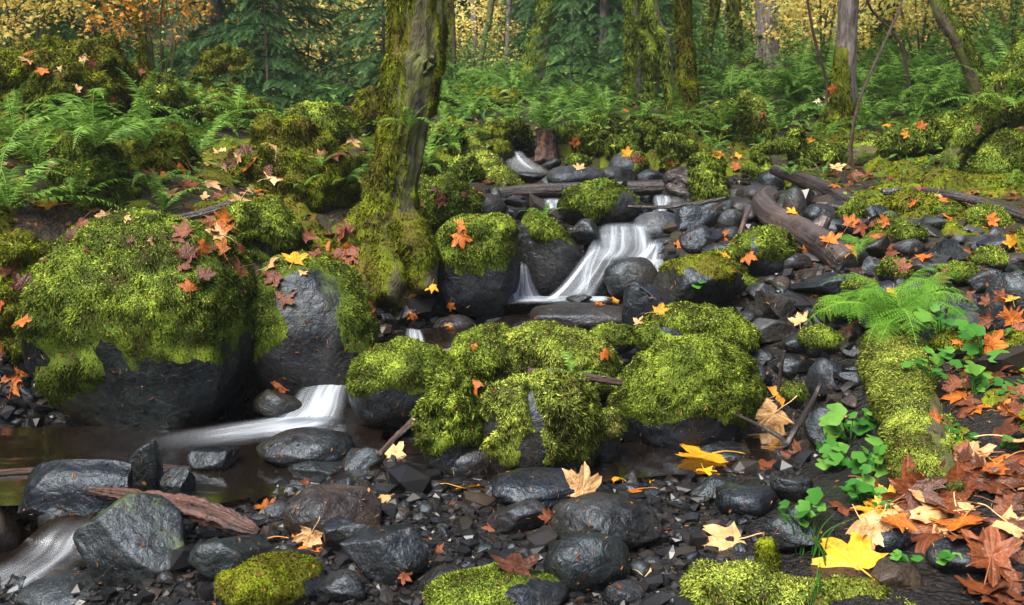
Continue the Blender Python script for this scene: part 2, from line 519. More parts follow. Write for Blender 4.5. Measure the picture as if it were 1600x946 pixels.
M['twig'] = mat_bark('twig_bark', (0.022, 0.012, 0.009), (0.085, 0.046, 0.032), -0.2, 0.45, (1, 1, 0.1), 60)
M['stem'] = mat_blades('straw_stem', [(0, (0.30, 0.19, 0.08)), (1, (0.50, 0.33, 0.14))], (0.3, 0.15, 0.07), 0.1)
M['ground'] = mat_ground()
M['water'] = mat_water('dark_pool_water', (0.55, 0.44, 0.33))
M['fall'] = mat_white_water('falling_water', 0.60, 0.86, 6.5, 0.25, 0.97)
M['fall_faint'] = mat_white_water('faint_sliding_water', 0.58, 0.9, 5.0, 0.3, 0.5)
M['fall_thin'] = mat_white_water('thin_falling_water', 0.52, 0.88, 5.0, 0.3, 0.75)
M['foam'] = mat_white_water('drifting_foam', 0.46, 0.74, 4.0, 0.45, 0.8)
M['pebble'] = mat_blades('wet_gravel', [(0, (0.004, 0.004, 0.0045)), (0.5, (0.010, 0.010, 0.011)), (0.8, (0.02, 0.017, 0.014)), (1, (0.035, 0.024, 0.017))], (0.016, 0.011, 0.008), 0.0, 0.3, 6.0, 0.4, 0.32)

# ------------------------------------------------------------------ terrain
CP = []
def cp(px, py, Y=None, z=None):
    CP.append(at(px, py, Y) if Y is not None else atz(px, py, z))
for a in ((-100, 946, None, -.22), (150, 946, None, -.14), (500, 946, None, .0), (800, 946, None, .02), (1100, 946, None, .06), (1400, 946, None, .1), (1650, 946, None, .14),
          (60, 850, None, -.16), (400, 850, None, -.02), (700, 850, None, .02), (1000, 850, None, .02), (1300, 850, None, .10), (1550, 850, None, .18),
          (100, 760, None, -.10), (450, 770, None, -.02), (720, 770, None, .0), (1050, 770, None, .01), (1280, 770, None, .10), (1500, 760, None, .24),
          (200, 690, None, -.10), (800, 700, None, -.02), (1100, 715, None, -.04), (1250, 690, None, .02), (1560, 680, None, .34),
          (-60, 640, None, .15), (20, 660, None, -.02), (1120, 590, None, .2), (1300, 590, None, .3), (1560, 590, None, .44),
          (500, 640, None, .0), (600, 560, None, .16), (720, 530, None, .2), (900, 495, None, .22), (650, 480, None, .3), (1200, 490, 5.4), (1580, 490, 4.8),
          (600, 440, 6.2), (740, 455, 6.2), (1250, 430, 5.8), (1580, 430, 5.2), (980, 362, 6.6), (860, 380, 6.7), (1200, 370, 6.5), (1500, 370, 6.0),
          (1100, 330, 7.0), (1500, 330, 6.6), (900, 296, 8.0), (760, 330, 7.6), (1100, 290, 7.9), (1500, 290, 7.5),
          (820, 270, 9.4), (1000, 262, 9.5), (720, 240, 9.3), (1300, 260, 8.6), (1560, 255, 8.2), (1150, 250, 9.0),
          (850, 205, 11.0), (1000, 200, 11.2), (1300, 190, 10.6), (1560, 180, 10.2), (850, 140, 16.0), (1300, 128, 15.5), (1560, 105, 14.0),
          (1400, 72, 23.0), (1000, 120, 22.0), (1600, 50, 22), (700, 130, 17.0),
          (300, 330, 6.2), (90, 345, 5.9), (-60, 330, 5.6), (-60, 480, 4.9), (420, 300, 7.0), (560, 330, 7.1), (100, 210, 7.8), (100, 120, 9.6), (-60, 110, 9.0),
          (400, 235, 8.8), (500, 210, 10), (350, 185, 10.6), (450, 165, 13), (300, 150, 14), (620, 175, 13), (250, 110, 20), (550, 125, 21)):
    cp(*a)
for w in ((0, -3, -.05), (-4, -3, -.1), (4, -3, .3), (-3.2, 2.4, -.28), (-6, 1.6, -.3), (3.2, 2.2, .3), (5, 4.5, 1.0), (-5, 5, 1.1), (-7, 9, 2.1), (8, 8, 1.9), (10, 14, 2.6), (-10, 14, 2.7),
          (0, 32, 3.6), (-14, 30, 4.6), (14, 30, 4.9), (0, 48, 9.5), (-24, 48, 12), (24, 48, 12), (0, 75, 26), (45, 75, 30), (-45, 75, 30), (-34, 10, 10), (34, 10, 10), (-30, -5, 7), (30, -5, 7)):
    CP.append(np.array(w, dtype=float))
CP = np.array(CP)
def _tps(r2):
    return 0.5 * r2 * np.log(np.maximum(r2, 1e-9))
def _warp(xy):       # compress distance so far points do not stretch the near terrain
    y = xy[:, 1] + 4.0
    s = 8.0 / (8.0 + np.maximum(y, 0.0))
    return np.stack((xy[:, 0] * s, 8.0 * np.log1p(np.maximum(y, -3.0) / 8.0)), 1)
_cw = _warp(CP[:, :2])
_n = len(CP)
_A = np.zeros((_n + 3, _n + 3))
_A[:_n, :_n] = _tps(((_cw[:, None] - _cw[None]) ** 2).sum(2)) + np.eye(_n) * 0.02
_A[:_n, _n] = 1; _A[:_n, _n + 1:] = _cw; _A[_n, :_n] = 1; _A[_n + 1:, :_n] = _cw.T
_coef = np.linalg.solve(_A, np.concatenate((CP[:, 2], np.zeros(3))))

CHAN = []    # carved channels: (polyline xyz bed, half width)
def chan(pts, hw):
    CHAN.append((np.array(pts), hw))
chan([atz(-200, 700, -.2), atz(0, 702, -.2), atz(280, 705, -.2), atz(480, 690, -.16), atz(545, 672, -.1)], .34)
chan([atz(600, 705, -.1), atz(690, 715, -.06)], .13)
chan([atz(960, 712, -.09), atz(1100, 712, -.10), atz(1220, 702, -.08)], .17)
chan([atz(230, 745, -.2), atz(90, 850, -.3), atz(20, 905, -.36), atz(-80, 960, -.42)], .2)
chan([at(812, 232, 10.8) - (0, 0, .1), at(800, 246, 10.2) - (0, 0, .12), at(825, 262, 9.7) - (0, 0, .2), at(850, 278, 9.1) - (0, 0, .12), at(870, 305, 8.0) - (0, 0, .1), at(900, 335, 7.2) - (0, 0, .1), at(968, 352, 6.85) - (0, 0, .12)], .28)
chan([at(900, 262, 10.0) - (0, 0, .06), at(1000, 275, 9.2) - (0, 0, .06), at(1060, 300, 8.0) - (0, 0, .1), at(1035, 330, 7.3) - (0, 0, .1)], .3)
chan([atz(835, 480, .1), atz(930, 485, .12), atz(960, 500, .12), atz(820, 515, .12), atz(700, 535, .12), atz(600, 560, .1)], .2)

def seg_dist(xy, pl):
    best = np.full(len(xy), 1e9); bz = np.zeros(len(xy))
    for a, b in zip(pl[:-1], pl[1:]):
        d = b[:2] - a[:2]
        t = np.clip(((xy - a[:2]) @ d) / (d @ d + 1e-9), 0, 1)
        q = a[:2] + t[:, None] * d
        r = np.linalg.norm(xy - q, axis=1)
        m = r < best
        best = np.where(m, r, best); bz = np.where(m, a[2] + t * (b[2] - a[2]), bz)
    return best, bz

def H0(xy):
    o = np.zeros(len(xy))
    for i in range(0, len(xy), 20000):
        c = xy[i:i + 20000]
        w = _warp(c)
        o[i:i + 20000] = _tps(((w[:, None] - _cw[None]) ** 2).sum(2)) @ _coef[:_n] + _coef[_n] + w @ _coef[_n + 1:]
    return o

def H(x, y):
    x = np.atleast_1d(np.asarray(x, dtype=float)); y = np.atleast_1d(np.asarray(y, dtype=float))
    xy = np.stack((x, y), 1)
    z = H0(xy)
    P = np.stack((x, y, np.zeros_like(x)), 1)
    far = sstep(5, 12, y)
    z = z + fbm(P * 0.9, 3, 3) * (0.05 + 0.16 * far) + fbm(P * 4.0, 3, 9) * (0.025 + 0.03 * far)
    for pl, hw in CHAN:
        r, bz = seg_dist(xy, pl)
        k = sstep(hw * 1.7, hw * 0.75, r)
        z = z * (1 - k) + (bz + fbm(P * 5, 2, 5) * .02) * k
    return z

# ground table for quick single look-ups along pixel rays
def ground_hit(px, py, y0=1.2, y1=70):
    d = ray(px, py)
    ys = np.concatenate((np.arange(y0, 12, .02), np.arange(12, y1, .1)))
    t = ys / d[1]
    P = CAM + d[None] * t[:, None]
    below = P[:, 2] < H(P[:, 0], P[:, 1])
    if not below.any():
        return P[-1]
    i = int(np.argmax(below))
    return P[i]

gx = np.concatenate((-np.geomspace(50, 3.2, 70), np.linspace(-3.1, 3.1, 150), np.geomspace(3.2, 50, 70)))
gy = np.concatenate((np.linspace(-3, 2.2, 22), np.linspace(2.24, 8.2, 170), np.geomspace(8.25, 80, 120)))
GX, GY = np.meshgrid(gx, gy)
TZ = H(GX.ravel(), GY.ravel())
TV = np.stack((GX.ravel(), GY.ravel(), TZ), 1)
_i = np.arange(len(gx) * (len(gy) - 1)).reshape(len(gy) - 1, len(gx))[:, :-1].ravel()
TF = np.stack((_i, _i + 1, _i + 1 + len(gx), _i + len(gx)), 1)
ground = link('ground', mesh_np('ground', TV, TF, [M['ground']]))
tag(ground, 'dark brown forest floor and stream bed', None, None, 'structure')
solid(TV, TF)
TT = tris_of(TF)

# ------------------------------------------------------------------ blades of moss
def make_blades(P, D, L, W, droop, rg, base=-0.1):
    n = len(P)
    S = norm(np.cross(D, norm(rg.normal(size=(n, 3)))))
    L = L[:, None]; W = W[:, None]
    g = np.array((0, 0, -1.0))
    v0 = P + D * L * base
    v3 = P + D * L + g * L * droop
    V = np.stack((v0 + S * W * .6, v0 - S * W * .6, v3), 1).reshape(-1, 3)
    F = np.arange(n * 3).reshape(-1, 3)
    return V, F

def px_patch(V, patches, soft=0.35):
    """0..1 for points inside any ellipse (px, py, rx, ry)"""
    m = np.zeros(len(V))
    if not patches:
        return m
    x, y = project(V)
    x = x + 26 * fbm(V * 8, 4, 77); y = y + 26 * fbm(V * 8, 4, 78)
    for (cx, cy, rx, ry) in patches:
        r = np.sqrt(((x - cx) / rx) ** 2 + ((y - cy) / ry) ** 2)
        m = np.maximum(m, sstep(1 + soft, 1 - soft, r))
    return m

MOSS_COUNT = [0]
MOSS_SCALE = 0.32
def moss_shell(V, F, mask, thick, lump=0.5, seed=1, lscale=9.0):
    """the mossy skin: displaced faces with mask"""
    F = tris_of(F)
    N = vnormals(V, F)
    lum = 0.6 + 1.3 * lump * fbm(V * lscale, 3, seed) + 1.0 * lump * fbm(V * lscale * 2.6, 2, seed + 5)
    Vs = V + N * (thick * np.clip(mask, 0, 1) * np.maximum(lum, 0.1))[:, None] - N * (0.004 * (mask < .2))[:, None]
    fm = mask[F].mean(1)
    F2 = F[fm > 0.12]
    fm = fm[fm > 0.12]
    if len(F2) == 0:
        return None
    u, inv = np.unique(F2, return_inverse=True)
    return Vs[u], inv.reshape(-1, 3), fm, u

def moss_part(parent, origin, V, F, mask, thick=0.03, L=0.03, dens=26000, mat='moss', droop=0.35, out=0.55, seed=1, lump=0.6, wid=0.24, lscale=9.0, hang=None, name='moss', cap=60000, bydist=False):
    rg = np.random.default_rng(seed)
    L = max(L * MOSS_SCALE, .0024 * float(np.median(V[:, 1])))
    r = moss_shell(V, F, mask, thick, lump, seed, lscale)
    if r is None:
        return None
    Vs, Fs, fm, u = r
    solid(Vs, Fs)
    a, b, c = Vs[Fs[:, 0]], Vs[Fs[:, 1]], Vs[Fs[:, 2]]
    cr = np.cross(b - a, c - a)
    fn = norm(cr)
    view = norm(CAM[None] - a)
    vis = np.where((fn * view).sum(1) < -0.25, 0.12, 1.0)
    sx, sy = project(a)
    w = np.clip(fm, 0, 1) * vis * ((sx > -700) & (sx < 2300) & (sy > -90) & (sy < 1060))
    if bydist:
        w = w / np.maximum(a[:, 1], 3) ** 1.4
    area = (0.5 * np.linalg.norm(cr, axis=1) * w).sum()
    dens = dens * 0.37 * (0.03 / L) ** 2
    n = int(min(area * dens, cap)) if not bydist else cap
    MOSS_COUNT[0] += n
    s = tri_sample(Vs, Fs, w, n, rg)
    if s is None:
        return None
    P, f, uu, vv, nn = s
    g = np.array((0, 0, -1.0))
    tang = g[None] - nn * (nn @ g)[:, None]
    clump = norm(np.stack([fbm(P * 14, 2, seed + 31 + q) for q in range(3)], 1))
    D = norm(nn * out + tang * 0.45 + rg.normal(size=(n, 3)) * 0.42 + clump * 0.5)
    droop = droop * .6
    Lr = L * rg.uniform(0.5, 1.4, n) * (0.6 + 0.5 * np.clip(fm[f], 0, 1))
    if hang is not None:      # long strands on the underside and edges
        k = rg.random(n) < hang
        Lr = np.where(k, Lr * 1.6, Lr)
    Bv, Bf = make_blades(P, D, Lr, Lr * wid * rg.uniform(0.8, 1.5, n), droop, rg)
    pr = fbm(P * 11, 3, seed + 3) * 0.45 + 0.5
    rv = np.clip(pr + rg.normal(size=n) * 0.22, 0, 1)
    rb = np.repeat(np.clip(rv - .16, 0, 1), 3)
    rb[2::3] = np.clip(rv + 0.2, 0, 1)
    rs = np.clip(0.3 + 0.5 * fbm(Vs * 11, 3, seed + 3), 0.0, 0.6)
    AV, AF, AR = cat_np([(Vs, Fs, rs), (Bv, Bf, rb)])
    # blades are lit like the cushion they stand on, with a little scatter of their own
    SNm = vnormals(Vs, Fs)
    bn = norm(SNm[Fs[f]].mean(1) + rg.normal(size=(n, 3)) * 0.32 + D * .25)
    AN = np.concatenate((SNm, np.repeat(bn, 3, axis=0)))
    o = link(name, mesh_np(name, AV - origin, AF, [M[mat]], rnd=AR, nrm=AN), parent)
    o['kind'] = 'stuff'
    return o

# ------------------------------------------------------------------ rocks
ICO = {}
def ico(sub):
    if sub not in ICO:
        bm = bmesh.new()
        bmesh.ops.create_icosphere(bm, subdivisions=sub, radius=1.0)
        bm.verts.ensure_lookup_table()
        ICO[sub] = (np.array([v.co[:] for v in bm.verts]), np.array([[v.index for v in f.verts] for f in bm.faces]))
        bm.free()
    return ICO[sub]

def rock_shape(seed, sub=4, ang=0.6, planes=12, rough=1.0, lump=0.16):
    rg = np.random.default_rng(seed)
    V, F = ico(sub)
    V = V.copy()
    pn = norm(rg.normal(size=(planes, 3)))
    pd = rg.uniform(0.42, 0.78, planes) if ang >= .65 else rg.uniform(0.55, 0.88, planes)
    V = V + norm(V) * (fbm(V * 1.1 + seed, 3, seed) * lump)[:, None]
    ang = min(1.0, ang * 1.25)
    for n_, d_ in zip(pn, pd):
        t = np.maximum(V @ n_ - d_, 0)
        V = V - n_[None] * (t * ang)[:, None]
    V = V + norm(V) * (fbm(V * 3.2 + seed, 3, seed + 9) * 0.04 * rough + fbm(V * 9 + seed, 3, seed + 4) * 0.02 * rough)[:, None]
    lo, hi = V.min(0), V.max(0)
    V = (V - (lo + hi) / 2) / ((hi - lo) / 2)
    return V, F

ROCKS = []
def rock(label, cx, by, w, h, seed=None, sub=4, dr=0.8, ang=0.75, mat='rock', film=-0.08, moss=None, Y=None, bury=0.22, name='rock', cat='rock', lean=(0, 0), group=None, lump=0.16, squash=None, planes=12, rough=1.0, boxy=None, zw=None):
    """w, h in photo pixels; by = pixel row where its front meets the ground (its distance); squash: f(V)->V on unit shape"""
    seed = seed if seed is not None else int(cx * 7 + by * 13) % 9973
    if zw is not None:          # stands in water: its foot shows where it cuts the water level
        Y = atz(cx, by, zw)[1]
    G = ground_hit(cx, by) if Y is None else at(cx, by, Y)
    W = pxm(w, G)
    D = W * dr
    Yc = G[1] + 0.38 * D
    W = pxm(w, at(cx, by - h * .5, Yc))
    top = at(cx, by - h, Yc)
    bot = min(G[2], float(H(top[0], Yc)[0]))
    if Y is not None:
        bot = G[2]
    hh = top[2] - bot
    hh = max(hh, 0.2 * W)
    bz = bot - bury * hh
    bz = top[2] - (top[2] - bz)
    V, F = rock_shape(seed, sub, ang, planes, rough, lump)
    if boxy:
        V = np.sign(V) * np.abs(V) ** boxy
    if squash is not None:
        V = squash(V)
    V = V * np.array((W / 2, D / 2, (top[2] - bz) / 2))
    V[:, 0] += V[:, 2] * lean[0]; V[:, 1] += V[:, 2] * lean[1]
    cz = (top[2] + bz) / 2
    V = V + np.array((top[0], Yc, cz))
    org = np.array((top[0], Yc, bot))
    o = link(name, mesh_np(name, V - org, F, [M[mat]]), None, org)
    o['film'] = film
    tag(o, label, cat, group)
    solid(V, F)
    ROCKS.append((top[0], Yc, W / 2, D / 2, top[2]))
    if moss:
        hrel = (V[:, 2] - bot) / max(hh, 1e-3)
        N = vnormals(V, F)
        lo = moss.get('lo', 0.45)
        m = sstep(lo - 0.22, lo + 0.22, hrel + 0.22 * N[:, 2] + 0.34 * fbm(V * moss.get('ns', 5.0), 4, seed + 2))
        m = np.maximum(m, px_patch(V, moss.get('add')))
        m = m * (1 - px_patch(V, moss.get('bare')))
        s = moss.get('L', 0.03 * max(1.0, Yc / 5.5))
        moss_part(o, org, V, F, m, moss.get('t', 0.035), s, moss.get('dens', 26000), moss.get('mat', 'moss'), moss.get('droop', 0.4), moss.get('out', 0.55), seed, moss.get('lump', 0.7), moss.get('wid', 0.24), moss.get('ls', 9.0), moss.get('hang'))
    return o

# ------------------------------------------------------------------ tubes: logs, trunks, sticks
def catmull(P, n):
    P = np.asarray(P, dtype=float)
    if len(P) == 2:
        t = np.linspace(0, 1, n)[:, None]
        return P[0] * (1 - t) + P[1] * t
    Q = np.concatenate((2 * P[:1] - P[1:2], P, 2 * P[-1:] - P[-2:-1]))
    out = []
    ts = np.linspace(0, len(P) - 1, n)
    for t in ts:
        i = min(int(t), len(P) - 2); u = t - i
        a, b, c, d = Q[i], Q[i + 1], Q[i + 2], Q[i + 3]
        out.append(0.5 * (2 * b + (c - a) * u + (2 * a - 5 * b + 4 * c - d) * u * u + (3 * b - a - 3 * c + d) * u ** 3))
    return np.array(out)

def tube(pts, rad, rings=40, seg=20, bumpy=0.12, seed=1, nscale=None, oval=1.0, ridge=0.0, crag=0.0):
    """returns V, F(quads->tris), flow coords (around, along)"""
    pr = np.concatenate((np.asarray(pts, float), np.asarray(rad, float)[:, None]), 1)
    c = catmull(pr, rings)
    C, r = c[:, :3], np.maximum(c[:, 3], 1e-4)
    T = norm(np.gradient(C, axis=0))
    ref = np.array((0, 0, 1.0)) if abs(T.mean(0)[2]) < 0.8 else np.array((0, 1.0, 0))
    S = norm(np.cross(T, ref)); U = np.cross(S, T)
    th = np.linspace(0, 2 * np.pi, seg, endpoint=False)
    ring = np.cos(th)[None, :, None] * S[:, None] + np.sin(th)[None, :, None] * U[:, None] * oval
    base = C[:, None] + ring * r[:, None, None]
    nm = norm(ring.reshape(-1, 3))
    ns = nscale or 1.0 / max(r.mean(), .01) * 0.8
    B = base.reshape(-1, 3)
    d = fbm(B * ns, 3, seed) * bumpy + fbm(B * ns * 3, 3, seed + 3) * bumpy * 0.5
    if ridge:
        d = d + ridge * np.tile(fbm(np.stack((np.cos(th) * 3, np.sin(th) * 3, th * 0), 1), 2, seed + 7), rings)
    if crag:
        q = np.stack((np.tile(np.cos(th), rings) * 3.5, np.tile(np.sin(th), rings) * 3.5, B[:, 2] * 3.0), 1)
        d = d + crag * (1 - 2 * np.abs(fbm(q, 4, seed + 17)))
    V = B + nm * (d * np.repeat(r, seg))[:, None]
    i = np.arange(rings - 1)[:, None] * seg + np.arange(seg)[None]
    j = np.arange(rings - 1)[:, None] * seg + (np.arange(seg)[None] + 1) % seg
    F = np.stack((i, i + seg, j + seg, j), 2).reshape(-1, 4)
    F = tris_of(F)
    # end caps
    nV = len(V)
    V = np.concatenate((V, C[:1] - T[:1] * r[0] * .15, C[-1:] + T[-1:] * r[-1] * .15))
    k = np.arange(seg)
    F = np.concatenate((F, np.stack((np.full(seg, nV), k, (k + 1) % seg), 1), np.stack((np.full(seg, nV + 1), (rings - 1) * seg + (k + 1) % seg, (rings - 1) * seg + k), 1)))
    ln = np.concatenate(((0,), np.cumsum(np.linalg.norm(np.diff(C, axis=0), axis=1))))
    fl = np.stack((np.tile(np.cos(th), rings) * np.repeat(r, seg), np.tile(np.sin(th), rings) * np.repeat(r, seg), np.repeat(ln, seg)), 1)
    fl = np.concatenate((fl, [[0, 0, 0], [0, 0, ln[-1]]]))
    return V, F, fl, C, r

def tube_obj(name, pts, rad, mat, parent=None, origin=None, sol=True, **kw):
    V, F, fl, C, r = tube(pts, rad, **kw)
    org = np.asarray(pts[0]) if origin is None else origin
    o = link(name, mesh_np(name, V - org, F, [M[mat]], uv=fl), parent, None if parent is not None else org)
    if sol: solid(V, F)
    return o, V, F, org

def pxline(pts):
    """(px, py, Y, r_px) -> world points and radii"""
    P = np.array([at(a, b, Y) for a, b, Y, r in pts])
    Rr = [pxm(r, p) for (a, b, Y, r), p in zip(pts, P)]
    return P, Rr

def log(name, label, pts, mat, cat='log', moss=None, rings=44, seg=24, bumpy=0.12, seed=3, stubs=(), film=None, **kw):
    P, Rr = pxline(pts)
    o, V, F, org = tube_obj(name, P, Rr, mat, rings=rings, seg=seg, bumpy=bumpy, seed=seed, **kw)
    tag(o, label, cat)
    for sp in stubs:
        P2, R2 = pxline(sp)
        s, _, _, _ = tube_obj('branch', P2, R2, mat, parent=o, origin=org, rings=14, seg=12, bumpy=bumpy, seed=seed + 4)
    if moss:
        N = vnormals(V, F)
        m = sstep(moss.get('a', -0.1), moss.get('b', 0.5), N[:, 2] + 0.6 * fbm(V * moss.get('ns', 4), 3, seed + 6) + moss.get('bias', 0))
        m = m * (1 - px_patch(V, moss.get('bare')))
        moss_part(o, org, V, F, m, moss.get('t', 0.03), moss.get('L', 0.03), moss.get('dens', 26000), moss.get('mat', 'moss'), moss.get('droop', 0.5), moss.get('out', 0.5), seed, moss.get('lump', 0.6), moss.get('wid', 0.24), moss.get('ls', 9), moss.get('hang'))
    return o

# ------------------------------------------------------------------ water
def ribbon(name, rows, mat, parent=None, cols=26, steps=40, bulge=0.0, rough=0.004, seed=1, vscale=1.0, fade_top=0.2, fade_bot=0.18, edge=0.24, origin=None):
    """rows of (pxL, pyL, YL, pxR, pyR, YR) down the flow; a sheet bulging towards the viewer"""
    A = catmull([at(r[0], r[1], r[2]) for r in rows], steps)
    B = catmull([at(r[3], r[4], r[5]) for r in rows], steps)
    u = np.linspace(0, 1, cols)
    P = A[:, None] * (1 - u)[None, :, None] + B[:, None] * u[None, :, None]
    bl = np.sin(u * np.pi) ** 0.6 * bulge
    P[:, :, 2] += bl[None] * 0.5; P[:, :, 1] -= bl[None] * 0.8
    ln = np.concatenate(((0,), np.cumsum(np.linalg.norm(np.diff((A + B) / 2, axis=0), axis=1))))
    uu = np.tile(u, steps); vv = np.repeat(ln, cols)
    rid = fbm(np.stack((uu * 9, vv * 1.5, vv * 0 + seed), 1), 3, seed) * rough
    V = P.reshape(-1, 3)
    V[:, 1] -= rid * 1.2; V[:, 2] += rid
    t = vv / ln[-1]
    jag = 0.12 * fbm(np.stack((uu * 0, vv * 5, uu * 2), 1), 2, seed + 3)
    f = sstep(0, edge, np.minimum(uu, 1 - uu) + jag * .4) * (sstep(0, fade_top, t) if fade_top else 1) * (sstep(0, fade_bot, 1 - t) if fade_bot else 1)
    k = np.arange(cols * (steps - 1)).reshape(steps - 1, cols)[:, :-1].ravel()
    F = np.stack((k, k + cols, k + cols + 1, k + 1), 1)
    org = V[0].copy() if origin is None else origin
    o = link(name, mesh_np(name, V - org, F, [M[mat]], uv=np.stack((uu + seed * 3.1, vv * vscale * 4, f), 1)), parent, None if parent is not None else org)
    return o, org

def pool(name, outline, z, label):
    P = catmull([atz(x, y, z) for x, y in outline] + [atz(*outline[0], z)], 60)[:-1]
    c = P.mean(0)
    n = len(P)
    rings = [c + (P - c) * s for s in (1, .8, .6, .4, .2)]
    V = np.concatenate(rings + [c[None]])
    F = []
    for r in range(4):
        for i in range(n):
            j = (i + 1) % n
            F += [(r * n + i, r * n + j, (r + 1) * n + j), (r * n + i, (r + 1) * n + j, (r + 1) * n + i)]
    for i in range(n):
        F.append((4 * n + i, 4 * n + (i + 1) % n, 5 * n))
    V[:, 2] = z
    solid(V, np.array(F))
    o = link(name, mesh_np(name, V - c, np.array(F), [M['water']]), None, c)
    return tag(o, label, None, None, 'structure')

# ------------------------------------------------------------------ water of the stream
pool('pool_water', [(-250, 668), (20, 668), (200, 665), (420, 655), (545, 640), (600, 655), (600, 690), (700, 690), (760, 700), (930, 700), (1000, 690), (1240, 676), (1262, 700), (1215, 735), (1050, 742), (960, 752), (800, 770), (560, 775), (420, 775), (320, 790), (200, 800), (60, 790), (-250, 780)], 0.0, 'dark brown still pool along the foot of the boulders')
pool('pool_water', [(790, 466), (860, 462), (960, 462), (1010, 475), (1010, 500), (960, 530), (860, 530), (760, 535), (700, 545), (640, 545), (600, 540), (620, 520), (700, 510), (780, 500)], 0.24, 'small dark pool at the foot of the waterfall')

fall = empty('waterfall', at(900, 470, 6.2))
fall['label'] = 'silky white waterfall in the middle of the stream'; fall['category'] = 'waterfall'
fo = np.array(at(900, 470, 6.2))
ribbon('upper_veil', [(930, 352, 6.85, 1012, 352, 6.85), (930, 362, 6.65, 1020, 362, 6.65), (928, 380, 6.55, 1024, 380, 6.55), (925, 398, 6.48, 1022, 400, 6.48), (915, 415, 6.42, 990, 420, 6.42)], 'fall', fall, bulge=.07, seed=2, fade_top=.38, fade_bot=.15, origin=fo)
ribbon('lower_slide', [(925, 384, 6.42, 985, 392, 6.40), (905, 404, 6.36, 968, 408, 6.34), (885, 430, 6.28, 955, 432, 6.26), (858, 458, 6.18, 940, 458, 6.18), (835, 474, 6.08, 930, 474, 6.08)], 'fall', fall, bulge=.06, seed=3, fade_top=.15, fade_bot=.06, origin=fo)
ribbon('side_strand', [(926, 372, 6.5, 946, 374, 6.5), (914, 395, 6.4, 940, 395, 6.4), (906, 420, 6.32, 930, 420, 6.3), (900, 446, 6.26, 925, 446, 6.24), (880, 466, 6.18, 920, 468, 6.14)], 'fall_thin', fall, bulge=.03, seed=4, origin=fo)
ribbon('right_strand', [(1012, 372, 6.5, 1036, 372, 6.5), (1005, 390, 6.45, 1036, 390, 6.45), (985, 404, 6.4, 1040, 402, 6.38), (975, 416, 6.36, 1036, 416, 6.34), (960, 424, 6.34, 1000, 428, 6.30)], 'fall', fall, bulge=.02, seed=5, origin=fo)
ribbon('right_trickle', [(1008, 404, 6.32, 1038, 404, 6.32), (1008, 412, 6.26, 1042, 412, 6.26), (1010, 424, 6.22, 1044, 426, 6.22), (1016, 440, 6.18, 1040, 440, 6.18)], 'fall_thin', fall, bulge=.02, seed=6, origin=fo)
ribbon('left_spout', [(808, 408, 6.42, 824, 412, 6.42), (806, 425, 6.36, 830, 428, 6.36), (800, 445, 6.3, 838, 448, 6.3), (792, 462, 6.22, 850, 464, 6.22), (790, 474, 6.14, 865, 474, 6.14)], 'fall', fall, bulge=.03, seed=7, fade_top=.12, fade_bot=.04, origin=fo)
ribbon('foam', [(775, 463, 6.24, 960, 463, 6.24), (775, 470, 6.06, 960, 470, 6.06), (785, 477, 5.94, 930, 477, 5.94)], 'foam', fall, seed=8, rough=.004, fade_top=0, fade_bot=.5, edge=.1, vscale=2, origin=fo)

f2 = empty('waterfall', at(820, 275, 9.6))
f2['label'] = 'small white cascade high up behind the crossing log'; f2['category'] = 'waterfall'
o2 = np.array(at(820, 275, 9.6))
ribbon('veil', [(790, 238, 10.3, 822, 238, 10.3), (786, 247, 10.1, 828, 246, 10.1), (782, 258, 9.95, 846, 257, 9.95), (786, 268, 9.75, 864, 266, 9.75), (796, 280, 9.5, 874, 278, 9.5)], 'fall', f2, bulge=.05, seed=11, fade_top=.15, fade_bot=.35, edge=.4, origin=o2)
f3 = empty('waterfall', at(860, 325, 7.4))
f3['label'] = 'narrow spill of white water under the crossing log'; f3['category'] = 'waterfall'
o3 = np.array(at(860, 325, 7.4))
ribbon('veil', [(848, 310, 7.7, 880, 312, 7.7), (846, 317, 7.6, 884, 317, 7.6), (850, 324, 7.45, 886, 324, 7.45), (852, 332, 7.35, 880, 332, 7.35)], 'fall', f3, bulge=.03, seed=12, origin=o3)
ribbon('side_veil', [(785, 312, 7.7, 806, 312, 7.7), (784, 325, 7.55, 806, 325, 7.55), (785, 340, 7.4, 804, 340, 7.4)], 'fall_thin', f3, bulge=.02, seed=13, origin=o3)
f4 = empty('waterfall', at(1035, 325, 7.4))
f4['label'] = 'thin white trickle beside the dark stump'; f4['category'] = 'waterfall'
o4 = np.array(at(1035, 325, 7.4))
ribbon('veil', [(1020, 305, 7.6, 1046, 305, 7.6), (1018, 315, 7.45, 1052, 315, 7.45), (1022, 325, 7.35, 1046, 325, 7.35), (1026, 338, 7.2, 1040, 338, 7.2)], 'fall', f4, bulge=.03, seed=14, origin=o4)
f5 = empty('waterfall', at(510, 650, 4.7))
f5['label'] = 'white chute pouring into the front pool beside the big boulder'; f5['category'] = 'waterfall'
o5 = np.array(at(510, 650, 4.7))
ribbon('chute', [(480, 596, 5.15, 556, 596, 5.15), (468, 604, 4.98, 552, 602, 4.98), (455, 622, 4.86, 548, 618, 4.86), (440, 645, 4.76, 545, 640, 4.76), (415, 662, 4.6, 540, 660, 4.6)], 'fall', f5, bulge=.05, seed=15, fade_top=.1, fade_bot=.12, origin=o5)
def flat_rows(rows, z):
    out = []
    for a, b, c, d in rows:
        out.append((a, b, atz(a, b, z)[1], c, d, atz(c, d, z)[1]))
    return out
ribbon('foam', flat_rows([(430, 646, 548, 650), (395, 652, 530, 666), (340, 660, 490, 676), (270, 672, 400, 690), (210, 686, 310, 702), (120, 694, 230, 712)], .012), 'foam', f5, seed=16, rough=.004, fade_top=.05, fade_bot=.75, edge=.3, origin=o5)
